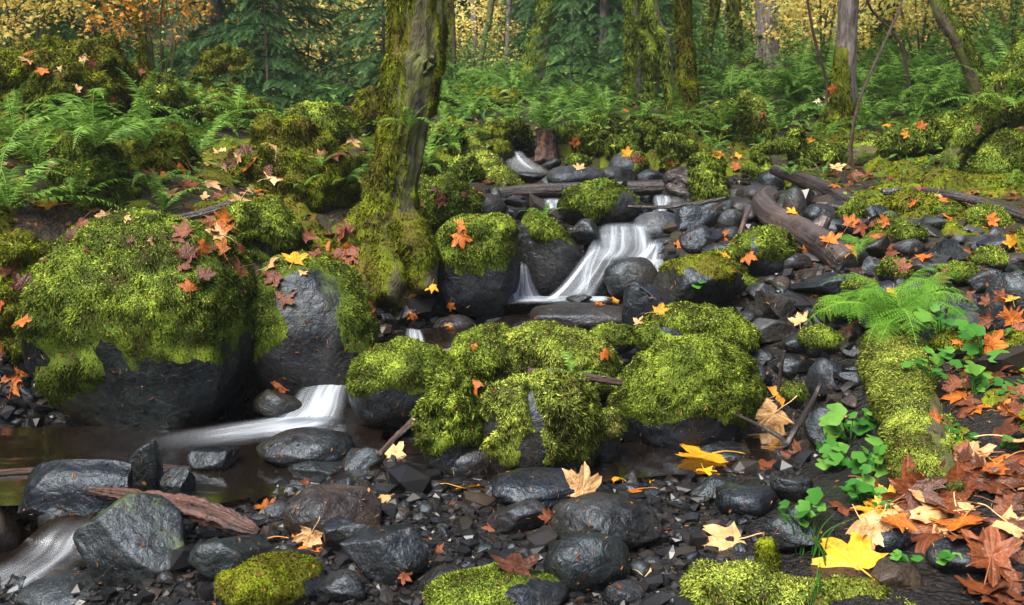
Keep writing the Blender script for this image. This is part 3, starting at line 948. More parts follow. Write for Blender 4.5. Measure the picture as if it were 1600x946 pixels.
f6 = empty('waterfall', at(60, 900, 3.2))
f6['label'] = 'veil of pale water sliding out at the lower left corner'; f6['category'] = 'waterfall'
o6 = np.array(at(60, 900, 3.2))
wr = lambda a, b, za, c, d, zb: (a, b, atz(a, b, za)[1], c, d, atz(c, d, zb)[1])
SLIDE = [wr(95, 800, .0, 180, 800, .0), wr(50, 835, -.03, 160, 835, -.03), wr(20, 862, -.08, 150, 868, -.08), wr(-20, 885, -.14, 120, 895, -.14), wr(-60, 915, -.2, 60, 930, -.2), wr(-100, 960, -.26, 0, 985, -.26)]
o_, _ = ribbon('slide_sheet', SLIDE, 'water', f6, seed=17, rough=.01, origin=o6)
SLIDE2 = [tuple(v - (0.006 if i in (2, 5) else 0) for i, v in enumerate(r)) for r in SLIDE]
ribbon('foam', SLIDE2, 'fall_faint', f6, seed=17, rough=.012, fade_top=.3, edge=.3, origin=o6)
f7 = empty('waterfall', at(690, 540, 5.2))
f7['label'] = 'little white riffle between dark stones behind the mossy boulders'; f7['category'] = 'waterfall'
o7 = np.array(at(690, 540, 5.2))
ribbon('riffle', [wr(820, 505, .245, 850, 495, .245), wr(780, 520, .245, 830, 518, .245), wr(735, 530, .235, 750, 548, .235), wr(690, 534, .225, 705, 552, .225), wr(645, 532, .21, 655, 552, .21)], 'foam', f7, seed=18, rough=.01, origin=o7)
ribbon('step', [(634, 512, 5.45, 660, 516, 5.45), (632, 525, 5.3, 664, 526, 5.3), (634, 540, 5.2, 668, 540, 5.2)], 'fall_thin', f7, seed=19, bulge=.02, origin=o7)

# ------------------------------------------------------------------ boulders and rocks
def sq_A(V):
    V = V.copy()
    V[:, 2] = np.where(V[:, 2] > 0, V[:, 2] * (1 - 0.20 * np.clip(V[:, 0], 0, 1) ** 1.2 - 0.12 * np.clip(-V[:, 0] - .4, 0, 1)), V[:, 2])
    return V
rock('huge boulder in thick bright moss with bare black foot in the pool', 212, 668, 346, 332, seed=5, sub=6, dr=0.8, ang=.35, name='boulder', cat='boulder', film=.14, zw=0, boxy=.9, squash=sq_A, bury=.3, lump=.2,
     moss=dict(lo=.47, t=.04, L=.038, dens=26000, lump=.75, out=.5, droop=.5, ns=3.2, wid=.26, ls=7, bare=[(330, 640, 95, 62), (180, 645, 110, 50)], add=[(110, 600, 45, 40)]))
rock('dark boulder with bare wet grey crown fringed by moss, beside the huge mossy one', 474, 652, 236, 254, seed=8, boxy=.88, sub=5, dr=.8, ang=.45, name='boulder', cat='boulder', Y=4.98, bury=.3, film=.3, mat='rock_brown',
     moss=dict(lo=1.5, t=.03, L=.032, mat='moss', add=[(392, 470, 46, 88), (560, 480, 36, 72), (505, 410, 84, 20), (440, 425, 30, 14)], bare=[(482, 470, 50, 54), (480, 570, 80, 50)], ns=8))
rock('lumpy moss covered stone strewn with leaves above the dark boulder', 410, 415, 128, 88, seed=12, sub=4, dr=.8, name='boulder', cat='boulder', Y=5.9, moss=dict(lo=.2, t=.06, lump=1.1, L=.036, bare=[(416, 385, 18, 20)]))
rock('tall mossy hump of the left bank beside the leaning tree', 455, 365, 175, 170, seed=15, sub=5, dr=.8, ang=.3, name='boulder', cat='boulder', Y=7.0, moss=dict(lo=.25, t=.09, lump=1.1, L=.045, mat='moss_dark', ls=5))
rock('rounded mossy block on top of the left bank hump', 495, 222, 118, 56, seed=16, sub=4, dr=.7, ang=.3, name='boulder', cat='boulder', Y=7.9, moss=dict(lo=.1, t=.05, lump=.7, L=.045))
rock('dark mossy boulder half hidden behind the leaning tree', 576, 205, 56, 66, seed=17, sub=4, name='boulder', cat='boulder', moss=dict(lo=.3, t=.06, mat='moss_dark', L=.05), Y=10.)
rock('bright moss mound close against the leaning tree', 694, 362, 98, 78, seed=18, sub=4, dr=.8, ang=.2, name='boulder', cat='boulder', Y=6.9, moss=dict(lo=.05, t=.06, lump=.9, L=.04))
rock('round olive stone between moss mound and square block', 763, 346, 56, 44, seed=19, sub=4, ang=.1, film=.12, mat='rock_brown', Y=7.2)
rock('square dark block with flat green moss top left of the waterfall', 740, 472, 136, 134, seed=23, boxy=.6, sub=5, dr=.85, ang=.75, name='boulder', cat='boulder', Y=6.0, film=-.05,
     moss=dict(lo=.80, t=.025, L=.03, add=[(740, 362, 60, 22), (735, 400, 60, 26)], bare=[(740, 455, 80, 35)]))
rock('black wet boulder with a cap of moss in the middle of the falls', 858, 470, 114, 138, seed=29, sub=5, dr=.7, ang=.55, name='boulder', cat='boulder', Y=6.35, film=-.25,
     moss=dict(lo=.97, t=.03, L=.04, mat='moss', add=[(850, 350, 34, 26)], bare=[(820, 400, 20, 60)]))
rock('rounded mossy boulder behind the black wet one above the falls', 940, 352, 126, 68, seed=31, sub=5, dr=.75, ang=.3, name='boulder', cat='boulder', Y=7.2, film=0, moss=dict(lo=.5, t=.03, L=.035, add=[(920, 310, 45, 25)], bare=[(980, 335, 30, 25)]))
rock('smooth grey boulder with a pale leaf just above the crossing log', 900, 294, 92, 35, seed=33, sub=4, dr=.8, ang=.25, mat='rock_grey', Y=8.7)
rock('grey angular stone leaning at the end of the smooth grey boulder', 968, 292, 54, 32, seed=34, sub=3, mat='rock_grey', Y=8.8)
rock('rounded grey stone with green moss shoulder high in the stream', 982, 278, 62, 40, seed=36, sub=4, ang=.3, mat='rock_grey', Y=9.2, moss=dict(lo=1.1, t=.03, add=[(1000, 250, 14, 16)]))
rock('small moss capped stone beside the upper cascade', 904, 262, 42, 18, seed=37, sub=3, Y=9.9, moss=dict(lo=.2, t=.03))
rock('mossy stone left of the upper cascade', 779, 262, 46, 40, seed=38, sub=4, ang=.2, Y=10., film=.2, moss=dict(lo=.6, t=.03, mat='moss_dark'))
rock('dark flat stone splitting the upper cascade', 862, 262, 34, 16, seed=39, sub=3, Y=10.1)
rock('dark stone under the upper cascade foot', 830, 285, 50, 16, seed=40, sub=3, Y=9.2)
rock('flat pale grey slab at the right lip of the falls', 1029, 376, 86, 46, seed=41, sub=4, dr=.7, ang=.5, mat='rock_grey', Y=6.8, film=-.3)
rock('dark rock shedding water below the grey slab', 1037, 414, 58, 42, seed=43, sub=4, Y=6.45, film=-.4)
rock('black wet boulder standing in the falling water', 986, 464, 88, 62, seed=44, sub=4, dr=.8, ang=.3, Y=6.05, film=-.4, name='boulder', cat='boulder')
rock('dark lip stone left of the falling veil', 912, 380, 56, 38, seed=45, sub=4, Y=6.55, film=-.3)
rock('brown ledge under the top of the waterfall', 972, 400, 120, 46, seed=46, sub=4, dr=.5, ang=.3, mat='rock', Y=6.62, film=-.4)
rock('small black stone awash at the foot of the waterfall', 905, 475, 42, 16, seed=47, sub=3, Y=5.98, film=-.4)
rock('wet black slab stood on edge beside the left spout', 796, 468, 30, 58, seed=48, sub=3, ang=.8, Y=6.2, lean=(.3, 0), film=-.4)
rock('flat brown slab lying in the fall pool', 910, 508, 165, 34, seed=49, sub=4, dr=.7, ang=.4, mat='rock_brown', Y=5.55, film=-.3, bury=.6)
rock('big grey boulder with a mossy rim right of the fall pool', 1094, 492, 146, 94, seed=51, sub=5, dr=.8, ang=.55, mat='rock', Y=5.5, name='boulder', cat='boulder', film=-.2, moss=dict(lo=.92, t=.02, L=.03, mat='moss_dark', ns=3, add=[(1050, 418, 30, 12), (1120, 425, 40, 14)], bare=[(1085, 455, 45, 25)]))
rock('dark rough rock with pitted side beside the fall pool', 1016, 505, 90, 68, seed=52, sub=4, Y=5.35, film=-.1)
rock('low mossy rock behind the big grey boulder', 1131, 440, 84, 42, seed=53, sub=4, ang=.2, Y=5.95, moss=dict(lo=.3, t=.025, L=.032))
rock('green mossy boulder with a dark stripe below the peeled branch', 1190, 430, 94, 72, seed=54, sub=4, dr=.8, ang=.2, name='boulder', cat='boulder', Y=5.95, film=.05, moss=dict(lo=.35, t=.03, L=.032, bare=[(1183, 395, 9, 40)]))
rock('mossy boulder behind the large rounded mossy one', 1085, 580, 190, 96, seed=57, sub=5, dr=.7, ang=.25, name='boulder', cat='boulder', Y=4.85, film=0, moss=dict(lo=.38, t=.035, L=.033, bare=[(1050, 525, 26, 8)]))
rock('small moss capped rock beside the fall pool', 962, 552, 70, 38, seed=58, sub=4, ang=.2, Y=5.0, film=-.1, moss=dict(lo=.5, t=.025, L=.03))
rock('large rounded boulder with bright moss and a wet bluish foot', 1072, 702, 228, 176, seed=60, sub=6, dr=.8, ang=.25, name='boulder', cat='boulder', film=-.2, lump=.12, bury=.3, zw=0,
     moss=dict(lo=.33, t=.028, L=.034, dens=28000, lump=.6, bare=[(1080, 692, 130, 32)]))
rock('back mossy boulder of the central cluster with a stick across it', 870, 650, 196, 140, seed=62, sub=6, dr=.8, ang=.25, name='boulder', cat='boulder', Y=4.5, moss=dict(lo=.16, t=.028, L=.034, mat='moss_lime', dens=28000))
rock('low mossy boulder at the back left of the central cluster', 772, 625, 116, 108, seed=63, sub=5, dr=.9, ang=.25, name='boulder', cat='boulder', Y=4.6, moss=dict(lo=.18, t=.035, L=.034, bare=[(800, 575, 22, 10)]))
rock('front mossy boulder of the central cluster with a bare black stripe', 844, 756, 186, 166, seed=66, sub=6, dr=.75, ang=.15, name='boulder', cat='boulder', film=-.3, bury=.28, lump=.1, boxy=.85,
     moss=dict(lo=.26, t=.032, L=.036, dens=28000, mat='moss_lime', hang=.12, bare=[(834, 640, 11, 46), (826, 700, 22, 34), (765, 665, 10, 26)]))
rock('left mossy boulder of the central cluster overhanging the pool', 702, 745, 98, 150, seed=67, sub=5, dr=.8, ang=.3, name='boulder', cat='boulder', Y=3.98, film=-.3, moss=dict(lo=.42, t=.04, L=.036, hang=.12, lump=1.0))
rock('bare dark stone tucked under the left of the central cluster', 735, 752, 84, 56, seed=68, sub=4, ang=.3, film=-.2)
rock('low moss topped boulder with black base left of the central cluster', 627, 652, 168, 112, seed=70, sub=5, dr=.75, ang=.3, name='boulder', cat='boulder', Y=4.55, film=-.4, bury=.3, boxy=.85, moss=dict(lo=.55, t=.035, L=.034))
rock('mossy stub of stone at the right foot of the central cluster', 948, 715, 46, 66, seed=71, sub=4, ang=.3, Y=4.1, film=-.3, moss=dict(lo=.68, t=.035, L=.032, mat='moss_lime'))

for a in (
    ('black wet rock with sharp top right of the tree foot', 765, 514, 82, 46, 81, {}),
    ('blue black wet rock with white rings between tree and fall pool', 714, 538, 80, 46, 82, dict(ang=.4)),
    ('long black rock edging the fall pool', 790, 528, 80, 32, 83, {}),
    ('dark square rock below the tree foot', 628, 512, 62, 44, 84, dict(film=0.)),
    ('brown stone standing at the pool edge', 823, 512, 26, 30, 85, dict(mat='rock_brown')),
    ('small greenish stone against the tree foot', 702, 488, 30, 26, 86, dict(film=.1)),
    ('black stone in the riffle behind the moss topped boulder', 625, 545, 40, 30, 87, {}),
    ('dark rock beside the chute', 605, 530, 40, 42, 88, {}),
    ('flat wet stone at the foot of the chute', 563, 672, 78, 32, 89, dict(ang=.3)),
    ('low rounded stone in the shallows behind the gravel', 616, 682, 66, 28, 90, dict(ang=.2, mat='rock_brown')),
    ('reddish stone under the chute', 437, 662, 84, 56, 91, dict(mat='rock_brown', Y=4.72)),
    ('big greenish black rock in the lower left foreground', 212, 905, 178, 130, 101, dict(sub=5, ang=.75, dr=.9, film=.2, planes=9, zw=-.08, bury=.3)),
    ('long flat topped black block in the pool', 118, 800, 184, 76, 102, dict(zw=0, bury=.4, boxy=.55, sub=5, ang=.9, dr=.45, film=-.1, planes=9)),
    ('upright narrow stone at the end of the long black block', 224, 768, 52, 80, 103, dict(zw=0, bury=.4, sub=4, ang=.6, film=.0)),
    ('little angular rock alone in the pool', 330, 735, 78, 36, 104, dict(zw=0, bury=.5, ang=.9, planes=8)),
    ('smooth oval grey stone at the pool edge', 478, 730, 152, 60, 105, dict(zw=0, bury=.4, sub=5, ang=.15, dr=.8, film=-.1, mat='rock')),
    ('small dark stone behind the rotten wood', 274, 775, 54, 44, 106, dict(zw=0, bury=.5)),
    ('rounded dark stone under the long black block', 100, 826, 80, 50, 107, dict(zw=-.06, bury=.5, ang=.3)),
    ('grey pyramid shaped rock with a lime spot of moss', 358, 916, 136, 86, 108, dict(sub=5, ang=.95, planes=8, film=.05, mat='rock')),
    ('tan grey sloping rock near the bottom left', 520, 850, 150, 86, 109, dict(sub=5, ang=.6, dr=.8, mat='rock_brown', film=-.2)),
    ('dark rough stone leaning on the tan grey rock', 548, 866, 94, 60, 110, dict(sub=4)),
    ('long slanting rock with olive top in the foreground', 600, 918, 138, 92, 111, dict(sub=5, ang=.7, dr=.6, film=.08)),
    ('broad flat grey stone in front of the central mossy cluster', 850, 802, 164, 62, 112, dict(sub=5, ang=.5, dr=.7, mat='rock', film=-.05)),
    ('sloping dark stone in the gravel before the flat grey stone', 806, 836, 94, 58, 113, dict(sub=4, ang=.8, planes=8)),
    ('large rounded pitted black rock in the foreground', 946, 866, 180, 92, 114, dict(sub=5, ang=.3, dr=.75, film=-.3)),
    ('egg shaped greenish black rock in front of the pitted one', 917, 930, 136, 98, 115, dict(sub=5, ang=.2, dr=.8, film=-.05)),
    ('reddish brown smooth stone beside the mossy foreground rock', 694, 942, 84, 56, 116, dict(sub=4, ang=.3, mat='rock_brown')),
    ('small black stone at the bottom below the egg shaped rock', 975, 948, 66, 36, 117, dict(ang=.5)),
    ('dark stone at the bottom left of the reddish one', 532, 948, 84, 56, 118, dict(ang=.6)),
    ('black glistening rock in the outflow at the lower left corner', 100, 950, 140, 46, 119, dict(sub=4, ang=.5)),
    ('olive boulder cut by the left edge low down', -8, 890, 70, 92, 120, dict(sub=4, film=.15, mat='rock_brown')),
    ('dark rough stone at the pool edge below the oval grey one', 490, 752, 96, 38, 121, dict()),
    ('blue grey rough stone right of the pool edge', 562, 742, 84, 44, 122, dict(ang=.7)),
    ('long low stone at the waterline of the right pool', 1128, 714, 88, 24, 123, dict(zw=0, bury=.6, ang=.3, film=.0)),
    ('dark knobbly rock right of the gravel bar', 1120, 785, 90, 44, 124, dict()),
    ('mossy green tinged rock in the right gravel', 1168, 812, 100, 52, 125, dict(film=.1, ang=.4)),
    ('dark rock under the small green plants', 1238, 790, 70, 46, 126, dict(film=-.05)),
    ('dark mossy rock with small sprouts above the foreground log', 1250, 872, 118, 80, 127, dict(sub=4, film=.1)),
    ('pitted black rock among the orange leaves', 1384, 868, 78, 58, 128, dict(sub=4, ang=.4, film=-.4)),
    ('blue grey rounded rock at the lower right among brown leaves', 1514, 906, 126, 62, 129, dict(sub=4, ang=.4, film=-.4, dr=.7)),
    ('brown stone beneath the big yellow leaf', 1400, 920, 80, 40, 130, dict(mat='rock_brown')),
    ('greenish rock at the shaded end of the right pool', 1292, 700, 64, 62, 131, dict(film=.08)),
    ('flat grey stone with straight edges among the right cobbles', 1218, 505, 72, 54, 141, dict(ang=.8, mat='rock_grey', dr=.7)),
    ('low dark rock with olive moss above the lady fern', 1292, 468, 96, 44, 142, dict(film=.12)),
    ('grey stone stepping down from the flat grey stone', 1205, 540, 78, 44, 143, dict(ang=.8, mat='rock_grey')),
    ('greenish rounded stone behind the mossy boulders', 1092, 506, 60, 40, 144, dict(film=.15)),
    ('dark stone between greenish and grey stones', 1160, 520, 60, 34, 145, dict()),
    ('angular grey stone near the right edge', 1520, 505, 82, 50, 146, dict(ang=.8, mat='rock_grey')),
    ('mottled rock behind the angular grey stone', 1540, 462, 60, 44, 147, dict(film=.05)),
    ('big mossy stone at the right edge beside cobbles', 1590, 535, 84, 112, 148, dict(sub=4, film=.2)),
    ('dark block by the snapped end of the peeled branch', 1368, 410, 60, 44, 149, dict(ang=.9)),
    ('long dark stone under orange leaves right of the lady fern', 1478, 415, 78, 42, 150, dict(ang=.8)),
    ('upright smooth stone behind the peeled branch', 1244, 338, 38, 46, 151, dict(ang=.2, mat='rock_grey')),
    ('rounded greenish stone beside the upright smooth stone', 1282, 350, 54, 32, 152, dict(ang=.15, film=.05)),
    ('olive stone behind the rounded greenish stone', 1296, 332, 46, 26, 153, dict(ang=.2, film=.15)),
    ('dark round cobble below the rounded greenish stone', 1306, 368, 44, 26, 154, dict(ang=.2)),
    ('brown flat stone in the dry channel below the dark stump', 1185, 318, 66, 30, 155, dict(mat='rock_brown', ang=.4)),
    ('black jagged rock right of the thin trickle', 1092, 360, 78, 42, 156, dict(ang=.8)),
    ('pale round cobble right of the jagged black rock', 1142, 360, 40, 34, 157, dict(ang=.15, mat='rock_grey')),
    ('small black cobble below the pale round one', 1144, 380, 36, 26, 158, dict(ang=.2)),
    ('dark wedge of rock right of the grey slab', 1092, 396, 60, 44, 159, dict(ang=.6)),
    ('flat dark stone under the orange star shaped leaf', 1128, 408, 66, 32, 160, dict(ang=.6)),
    ('slim grey stone before the dark wedge', 1168, 392, 44, 22, 161, dict(ang=.6)),
    ('round dark stone right of the small moss capped ones upstream', 1020, 290, 50, 26, 162, dict(ang=.5, Y=8.6)),
    ('dark boulder under the mossy horizontal log', 1205, 300, 44, 36, 163, dict(ang=.3, film=-.1)),
    ('dark rock below the mossy boulder of the right bank', 1340, 372, 46, 30, 164, dict(ang=.5)),
    ('grey cobble at the foot of the mossy right bank stones', 1420, 402, 50, 30, 165, dict(ang=.4, mat='rock_grey')),
    ('blue grey cobble near the right end of the bare stick', 1560, 400, 56, 30, 166, dict(ang=.4)),
    ('flat stone under the dark stick at the right edge', 1590, 425, 60, 30, 167, dict(ang=.5, mat='rock_brown')),
    ('dark cobble in the shadow left of the mossy log', 1240, 600, 70, 46, 168, dict(ang=.5)),
    ('black stone beneath the hanging lady fern', 1300, 620, 70, 60, 169, dict(ang=.5)),
    ('low grey stone in the shade before the flat grey stones', 1255, 555, 66, 34, 170, dict(ang=.6)),
    ('dark leaf strewn stone at the left waterline', 20, 672, 60, 30, 171, dict(ang=.5)),
    ('wet black stone beyond the left waterline', 30, 640, 70, 46, 172, dict(ang=.6)),
):
    lab, cx, by, w, h, seed, kw = a
    kw = dict(kw); kw.setdefault('sub', 4)
    rock(lab, cx, by, w, h, seed=seed, **kw)

rock('foreground rock with brown and green moss left of the slanting rock', 422, 975, 172, 98, seed=201, sub=5, dr=.8, ang=.5, moss=dict(lo=.5, t=.02, L=.022, mat='moss_dark', bare=[(490, 930, 30, 40)]))
rock('mossy rounded rock at the bottom centre edge', 775, 985, 230, 84, seed=202, sub=5, dr=.7, ang=.3, film=.1, moss=dict(lo=.55, t=.012, L=.018, add=[(740, 925, 50, 16)], bare=[(850, 925, 60, 30)], dens=30000))
rock('low mossy boulder at the right edge beyond the mossy log', 1545, 655, 180, 96, seed=203, sub=5, dr=.8, ang=.3, name='boulder', cat='boulder', Y=4.1, moss=dict(lo=.2, t=.04, L=.03, mat='moss_dark'))
rock('dark boulder draped in moss under the dark stick on the right', 1450, 372, 124, 68, seed=204, sub=4, ang=.4, name='boulder', cat='boulder', moss=dict(lo=.5, t=.04, L=.035, mat='moss_dark', hang=.1), Y=6.5)
rock('green moss capped stone with one leaf near the right edge', 1546, 378, 74, 52, seed=205, sub=4, ang=.3, Y=6.2, moss=dict(lo=.45, t=.03, L=.033))
for i_, (cx_, by_, w_, h_, ms_, lab_) in enumerate((
    (1405, 445, 62, 40, 1, 'mossy stone just above the lady fern'), (1455, 440, 66, 40, 0, 'brown stone right above the lady fern'), (1345, 470, 60, 34, 1, 'mossy stone left above the lady fern'), (1158, 462, 56, 32, 1, 'little moss topped stone right of the big grey boulder'),
    (1245, 425, 50, 30, 0, 'brown stone under the lower end of the peeled branch'), (1500, 452, 66, 38, 1, 'mossy stone below the long dark stone'), (1425, 385, 56, 34, 1, 'mossy stone below the moss draped boulder'), (1310, 510, 66, 40, 1, 'mossy stone left of the lady fern'), (1555, 430, 66, 40, 1, 'mossy stone by the thin dark branch at the right edge'),
    (1130, 550, 60, 34, 0, 'grey brown stone right of the rear mossy boulder'), (1270, 400, 54, 30, 0, 'wet brown stone touching the peeled branch'), (1475, 350, 60, 34, 1, 'mossy stone right of the moss draped boulder'), (1330, 420, 60, 34, 0, 'dark grey stone by the snapped branch end'), (1250, 640, 70, 44, 1, 'mossy stone in the shade by the right pool'), (1290, 560, 70, 44, 1, 'mossy stone hidden under the fern left of the mossy log'))):
    rock(lab_, cx_, by_, w_, h_, seed=900 + i_, sub=4, ang=.5, mat='rock_brown' if not ms_ else 'rock', film=.1 + .15 * ms_, moss=dict(lo=.5, t=.02, L=.032) if ms_ else None)
rock('low moss stone right of the mossy log end', 1495, 560, 70, 36, seed=231, sub=4, ang=.4, moss=dict(lo=.4, t=.03, L=.03, mat='moss_dark'))
rock('olive mossy stone near the right edge above the low boulder', 1580, 575, 90, 44, seed=232, sub=4, ang=.4, moss=dict(lo=.3, t=.03, L=.03, mat='moss_dark'))
rock('mossy cobble between lady fern and thin dark branch', 1470, 470, 60, 40, seed=233, sub=4, ang=.4, film=.15)
rock('mossy cobble right of the peeled branch fork', 1388, 385, 54, 46, seed=206, sub=4, ang=.3, Y=6.2, film=.1, moss=dict(lo=.6, t=.02, L=.03))
rock('moss tufted stone above the peeled branch', 1332, 362, 40, 46, seed=207, sub=4, ang=.3, Y=6.6, moss=dict(lo=.4, t=.03, L=.035))
rock('great mossy boulder at the right edge below the leaning trunk', 1568, 302, 120, 95, seed=208, sub=5, ang=.3, dr=.9, name='boulder', cat='boulder', Y=7.6, moss=dict(lo=-.2, t=.03, L=.04, mat='moss'))
rock('moss stone at the right bank below the mossy horizontal log', 1493, 300, 40, 28, seed=209, sub=3, Y=7.8, moss=dict(lo=.1, t=.03, L=.04))
rock('round moss topped stone below the fern bank', 1045, 270, 32, 26, seed=210, sub=3, Y=9.2, moss=dict(lo=.3, t=.03, L=.04))
rock('mossy hummock below the big sword fern of the far bank', 795, 225, 70, 34, seed=211, sub=4, Y=10.8, moss=dict(lo=.0, t=.05, L=.05))
rock('mossy hummock on the far left bank above the mossy log', 715, 165, 60, 30, seed=212, sub=4, Y=12.5, moss=dict(lo=.0, t=.05, L=.055))
rock('dark mossy hummock in the far ferns', 775, 172, 76, 30, seed=213, sub=4, Y=12.2, moss=dict(lo=.3, t=.05, L=.055, mat='moss_dark'))
k = 0
for cx, by, w, h, Y in ((885, 232, 40, 30, 10.6), (1060, 252, 40, 34, 9.6), (1000, 225, 44, 40, 10.9), (1130, 215, 50, 46, 10.4), (1180, 225, 44, 30, 9.8), (735, 250, 40, 26, 9.8), (690, 250, 60, 50, 9.0), (1090, 232, 62, 50, 10.2), (975, 246, 44, 34, 10.2), (925, 236, 36, 28, 10.4), (1020, 236, 50, 40, 10.3), (940, 222, 60, 40, 11.0), (1150, 225, 46, 60, 9.8), (665, 300, 50, 50, 7.8), (720, 285, 50, 30, 8.4)):
    k += 1
    o_ = rock('bright moss cushion hanging on the far stream bank', cx, by, w, h, seed=220 + k, sub=4, ang=.2, Y=Y, name='moss_hummock', cat='moss', group='moss cushions on the far bank', moss=dict(lo=-.3, t=.07, lump=1.1, L=.05, hang=.15), lump=.3)
    ALIKE.append((o_, ('broad' if w > 48 else 'small') + ' bright moss cushion', cx, by))
k = 0
for cx, by, w, h, Y, lab, mat in ((85, 205, 200, 130, 8.2, 'large leafy moss mound at the upper left', 'moss_dark'), (30, 165, 120, 70, 8.8, 'brown moss hump at the left edge', 'moss_dark'),
                        (152, 340, 84, 105, 6.2, 'mossy hump with ferns left of the leaf litter slope', 'moss'), (235, 300, 100, 86, 6.9, 'mossy hump behind the leaf litter of the left bank', 'moss_dark'),
                        (330, 215, 150, 56, 9.2, 'fern grown mossy ridge on the left bank', 'moss_dark'), (240, 200, 110, 60, 8.6, 'mossy root hump under the slim mossy trunk', 'moss'),
                        (350, 185, 86, 100, 12.2, 'dark moss clad stump under the conifers', 'moss_dark'), (60, 300, 110, 70, 6.6, 'mossy bank shoulder at the left edge', 'moss_dark'), (30, 580, 70, 200, 5.3, 'steep mossy bank beside the huge boulder', 'moss_dark')):
    k += 1
    rock(lab, cx, by, w, h, seed=240 + k, sub=5, ang=.2, Y=Y, dr=.9, name='moss_mound', cat='moss', mat='rock_brown', moss=dict(lo=.0, t=.09, lump=1.1, L=.045, mat=mat, ls=5, hang=.05), lump=.3)

# ------------------------------------------------------------------ logs and sticks
log('log', 'long dark wet log lying across the upper stream', [(768, 304, 7.9, 9), (830, 299, 7.95, 11), (950, 296, 8.0, 12), (1040, 293, 8.0, 12), (1130, 290, 8.05, 13)], 'log_wet', bumpy=.08, rings=60)
log('stump', 'black snarled stump at the end of the crossing log', [(1090, 330, 7.7, 30), (1070, 305, 7.7, 32), (1062, 285, 7.75, 22), (1040, 276, 7.7, 9)], 'log_wet', 'stump', bumpy=.35, seed=5, ridge=.3)
log('stump', 'green mossy stump beside the black one', [(1112, 325, 7.5, 20), (1106, 290, 7.55, 22), (1102, 262, 7.6, 22), (1090, 244, 7.6, 10)], 'bark', 'stump', moss=dict(a=-1.2, b=0, t=.03, L=.04, hang=.1), bumpy=.3, seed=6, ridge=.3)
log('branch', 'thick peeled wet branch with a forked elbow among the cobbles', [(1204, 304, 6.8, 15), (1192, 318, 6.7, 18), (1210, 340, 6.5, 20), (1255, 364, 6.25, 22), (1295, 388, 6.0, 23), (1322, 412, 5.85, 23)], 'log_brown', 'branch', rings=60, bumpy=.07, seed=7,
    stubs=[[(1270, 368, 6.2, 17), (1284, 350, 6.2, 13), (1292, 338, 6.2, 9)]])
log('log', 'dark purple brown log slanting down to the cobbles', [(1208, 266, 7.9, 7), (1240, 276, 7.7, 11), (1300, 300, 7.3, 12), (1350, 326, 7.0, 9), (1376, 340, 6.8, 7)], 'log_wet', bumpy=.12, seed=8)
log('log', 'thick lime moss covered log end beside the lady fern', [(1393, 556, 4.75, 50), (1400, 585, 4.4, 50), (1420, 640, 3.95, 46), (1440, 705, 3.5, 44), (1455, 760, 3.2, 42)], 'bark', bumpy=.08, seed=9, rings=60, seg=40,
    moss=dict(a=-.5, b=.15, t=.03, L=.022, dens=32000, mat='moss_lime', bare=[(1465, 650, 12, 60), (1490, 730, 25, 30)], droop=.3, lump=.7))
log('log', 'mossy log along the bottom edge under the yellow leaf', [(1078, 945, 2.82, 36), (1130, 935, 2.8, 44), (1230, 950, 2.76, 44), (1340, 965, 2.72, 42), (1480, 985, 2.66, 40)], 'bark', bumpy=.1, seed=10, rings=60, seg=36,
    moss=dict(a=-.5, b=.2, t=.03, L=.024, dens=32000, mat='moss_lime', hang=.15, lump=.9))
log('branch', 'broken mossy stub standing above the bottom log', [(1205, 900, 2.95, 15), (1198, 870, 2.95, 15), (1196, 846, 2.95, 11)], 'bark', 'branch', moss=dict(a=-1.5, b=-.5, t=.012, L=.022, mat='moss_dark'), seed=11, rings=20)
log('log', 'mossy log slanting down to the upper cascade', [(722, 226, 9.4, 14), (748, 250, 9.0, 17), (775, 275, 8.6, 18), (800, 300, 8.2, 16)], 'bark', bumpy=.12, seed=12, moss=dict(a=-.7, b=0, t=.04, L=.045, mat='moss_lime'))
log('wood', 'slab of rotten reddish wood propped on foreground rocks', [(142, 766, 3.6, 6), (180, 770, 3.55, 12), (260, 784, 3.45, 17), (330, 800, 3.38, 19), (385, 824, 3.3, 14), (404, 832, 3.28, 7)], 'log_rotten', 'wood', bumpy=.35, seed=13, rings=110, seg=40, oval=.6, ridge=.5)
log('stick', 'grey weathered stick lying on the leaves of the left bank', [(226, 352, 6.0, 5), (280, 342, 6.05, 7), (330, 330, 6.1, 7), (378, 312, 6.15, 5)], 'log_wet', 'stick', bumpy=.12, seed=14)
log('stick', 'short brown stick lying across the central mossy boulders', [(826, 580, 4.42, 5), (870, 584, 4.36, 5.5), (920, 590, 4.34, 6), (972, 599, 4.34, 5.5)], 'twig', 'stick', bumpy=.1, seed=15)
log('branch', 'dark stick arching over the mossy boulder on the right', [(1378, 300, 6.9, 5), (1420, 300, 6.8, 7), (1480, 304, 6.6, 7), (1540, 318, 6.4, 7), (1620, 345, 6.1, 8)], 'log_wet', 'stick', bumpy=.12, seed=16)
log('branch', 'thin dark branch reaching in from the right edge', [(1620, 400, 5.2, 6), (1570, 408, 5.3, 7), (1530, 420, 5.3, 6), (1490, 446, 5.4, 4)], 'log_wet', 'stick', bumpy=.15, seed=17)
log('stick', 'dark thin stick crossing from the slab to the black stump', [(980, 323, 7.1, 2.5), (1040, 324, 7.05, 3), (1090, 318, 7.0, 3.5), (1135, 310, 6.95, 3)], 'log_wet', 'stick', bumpy=.1, seed=18)
log('stick', 'straight stick standing in the pool below the left moss boulder', [(592, 712, 3.9, 5), (622, 680, 4.0, 4.5), (650, 655, 4.05, 6), (660, 640, 4.1, 5)], 'twig', 'stick', bumpy=.25, seed=19)
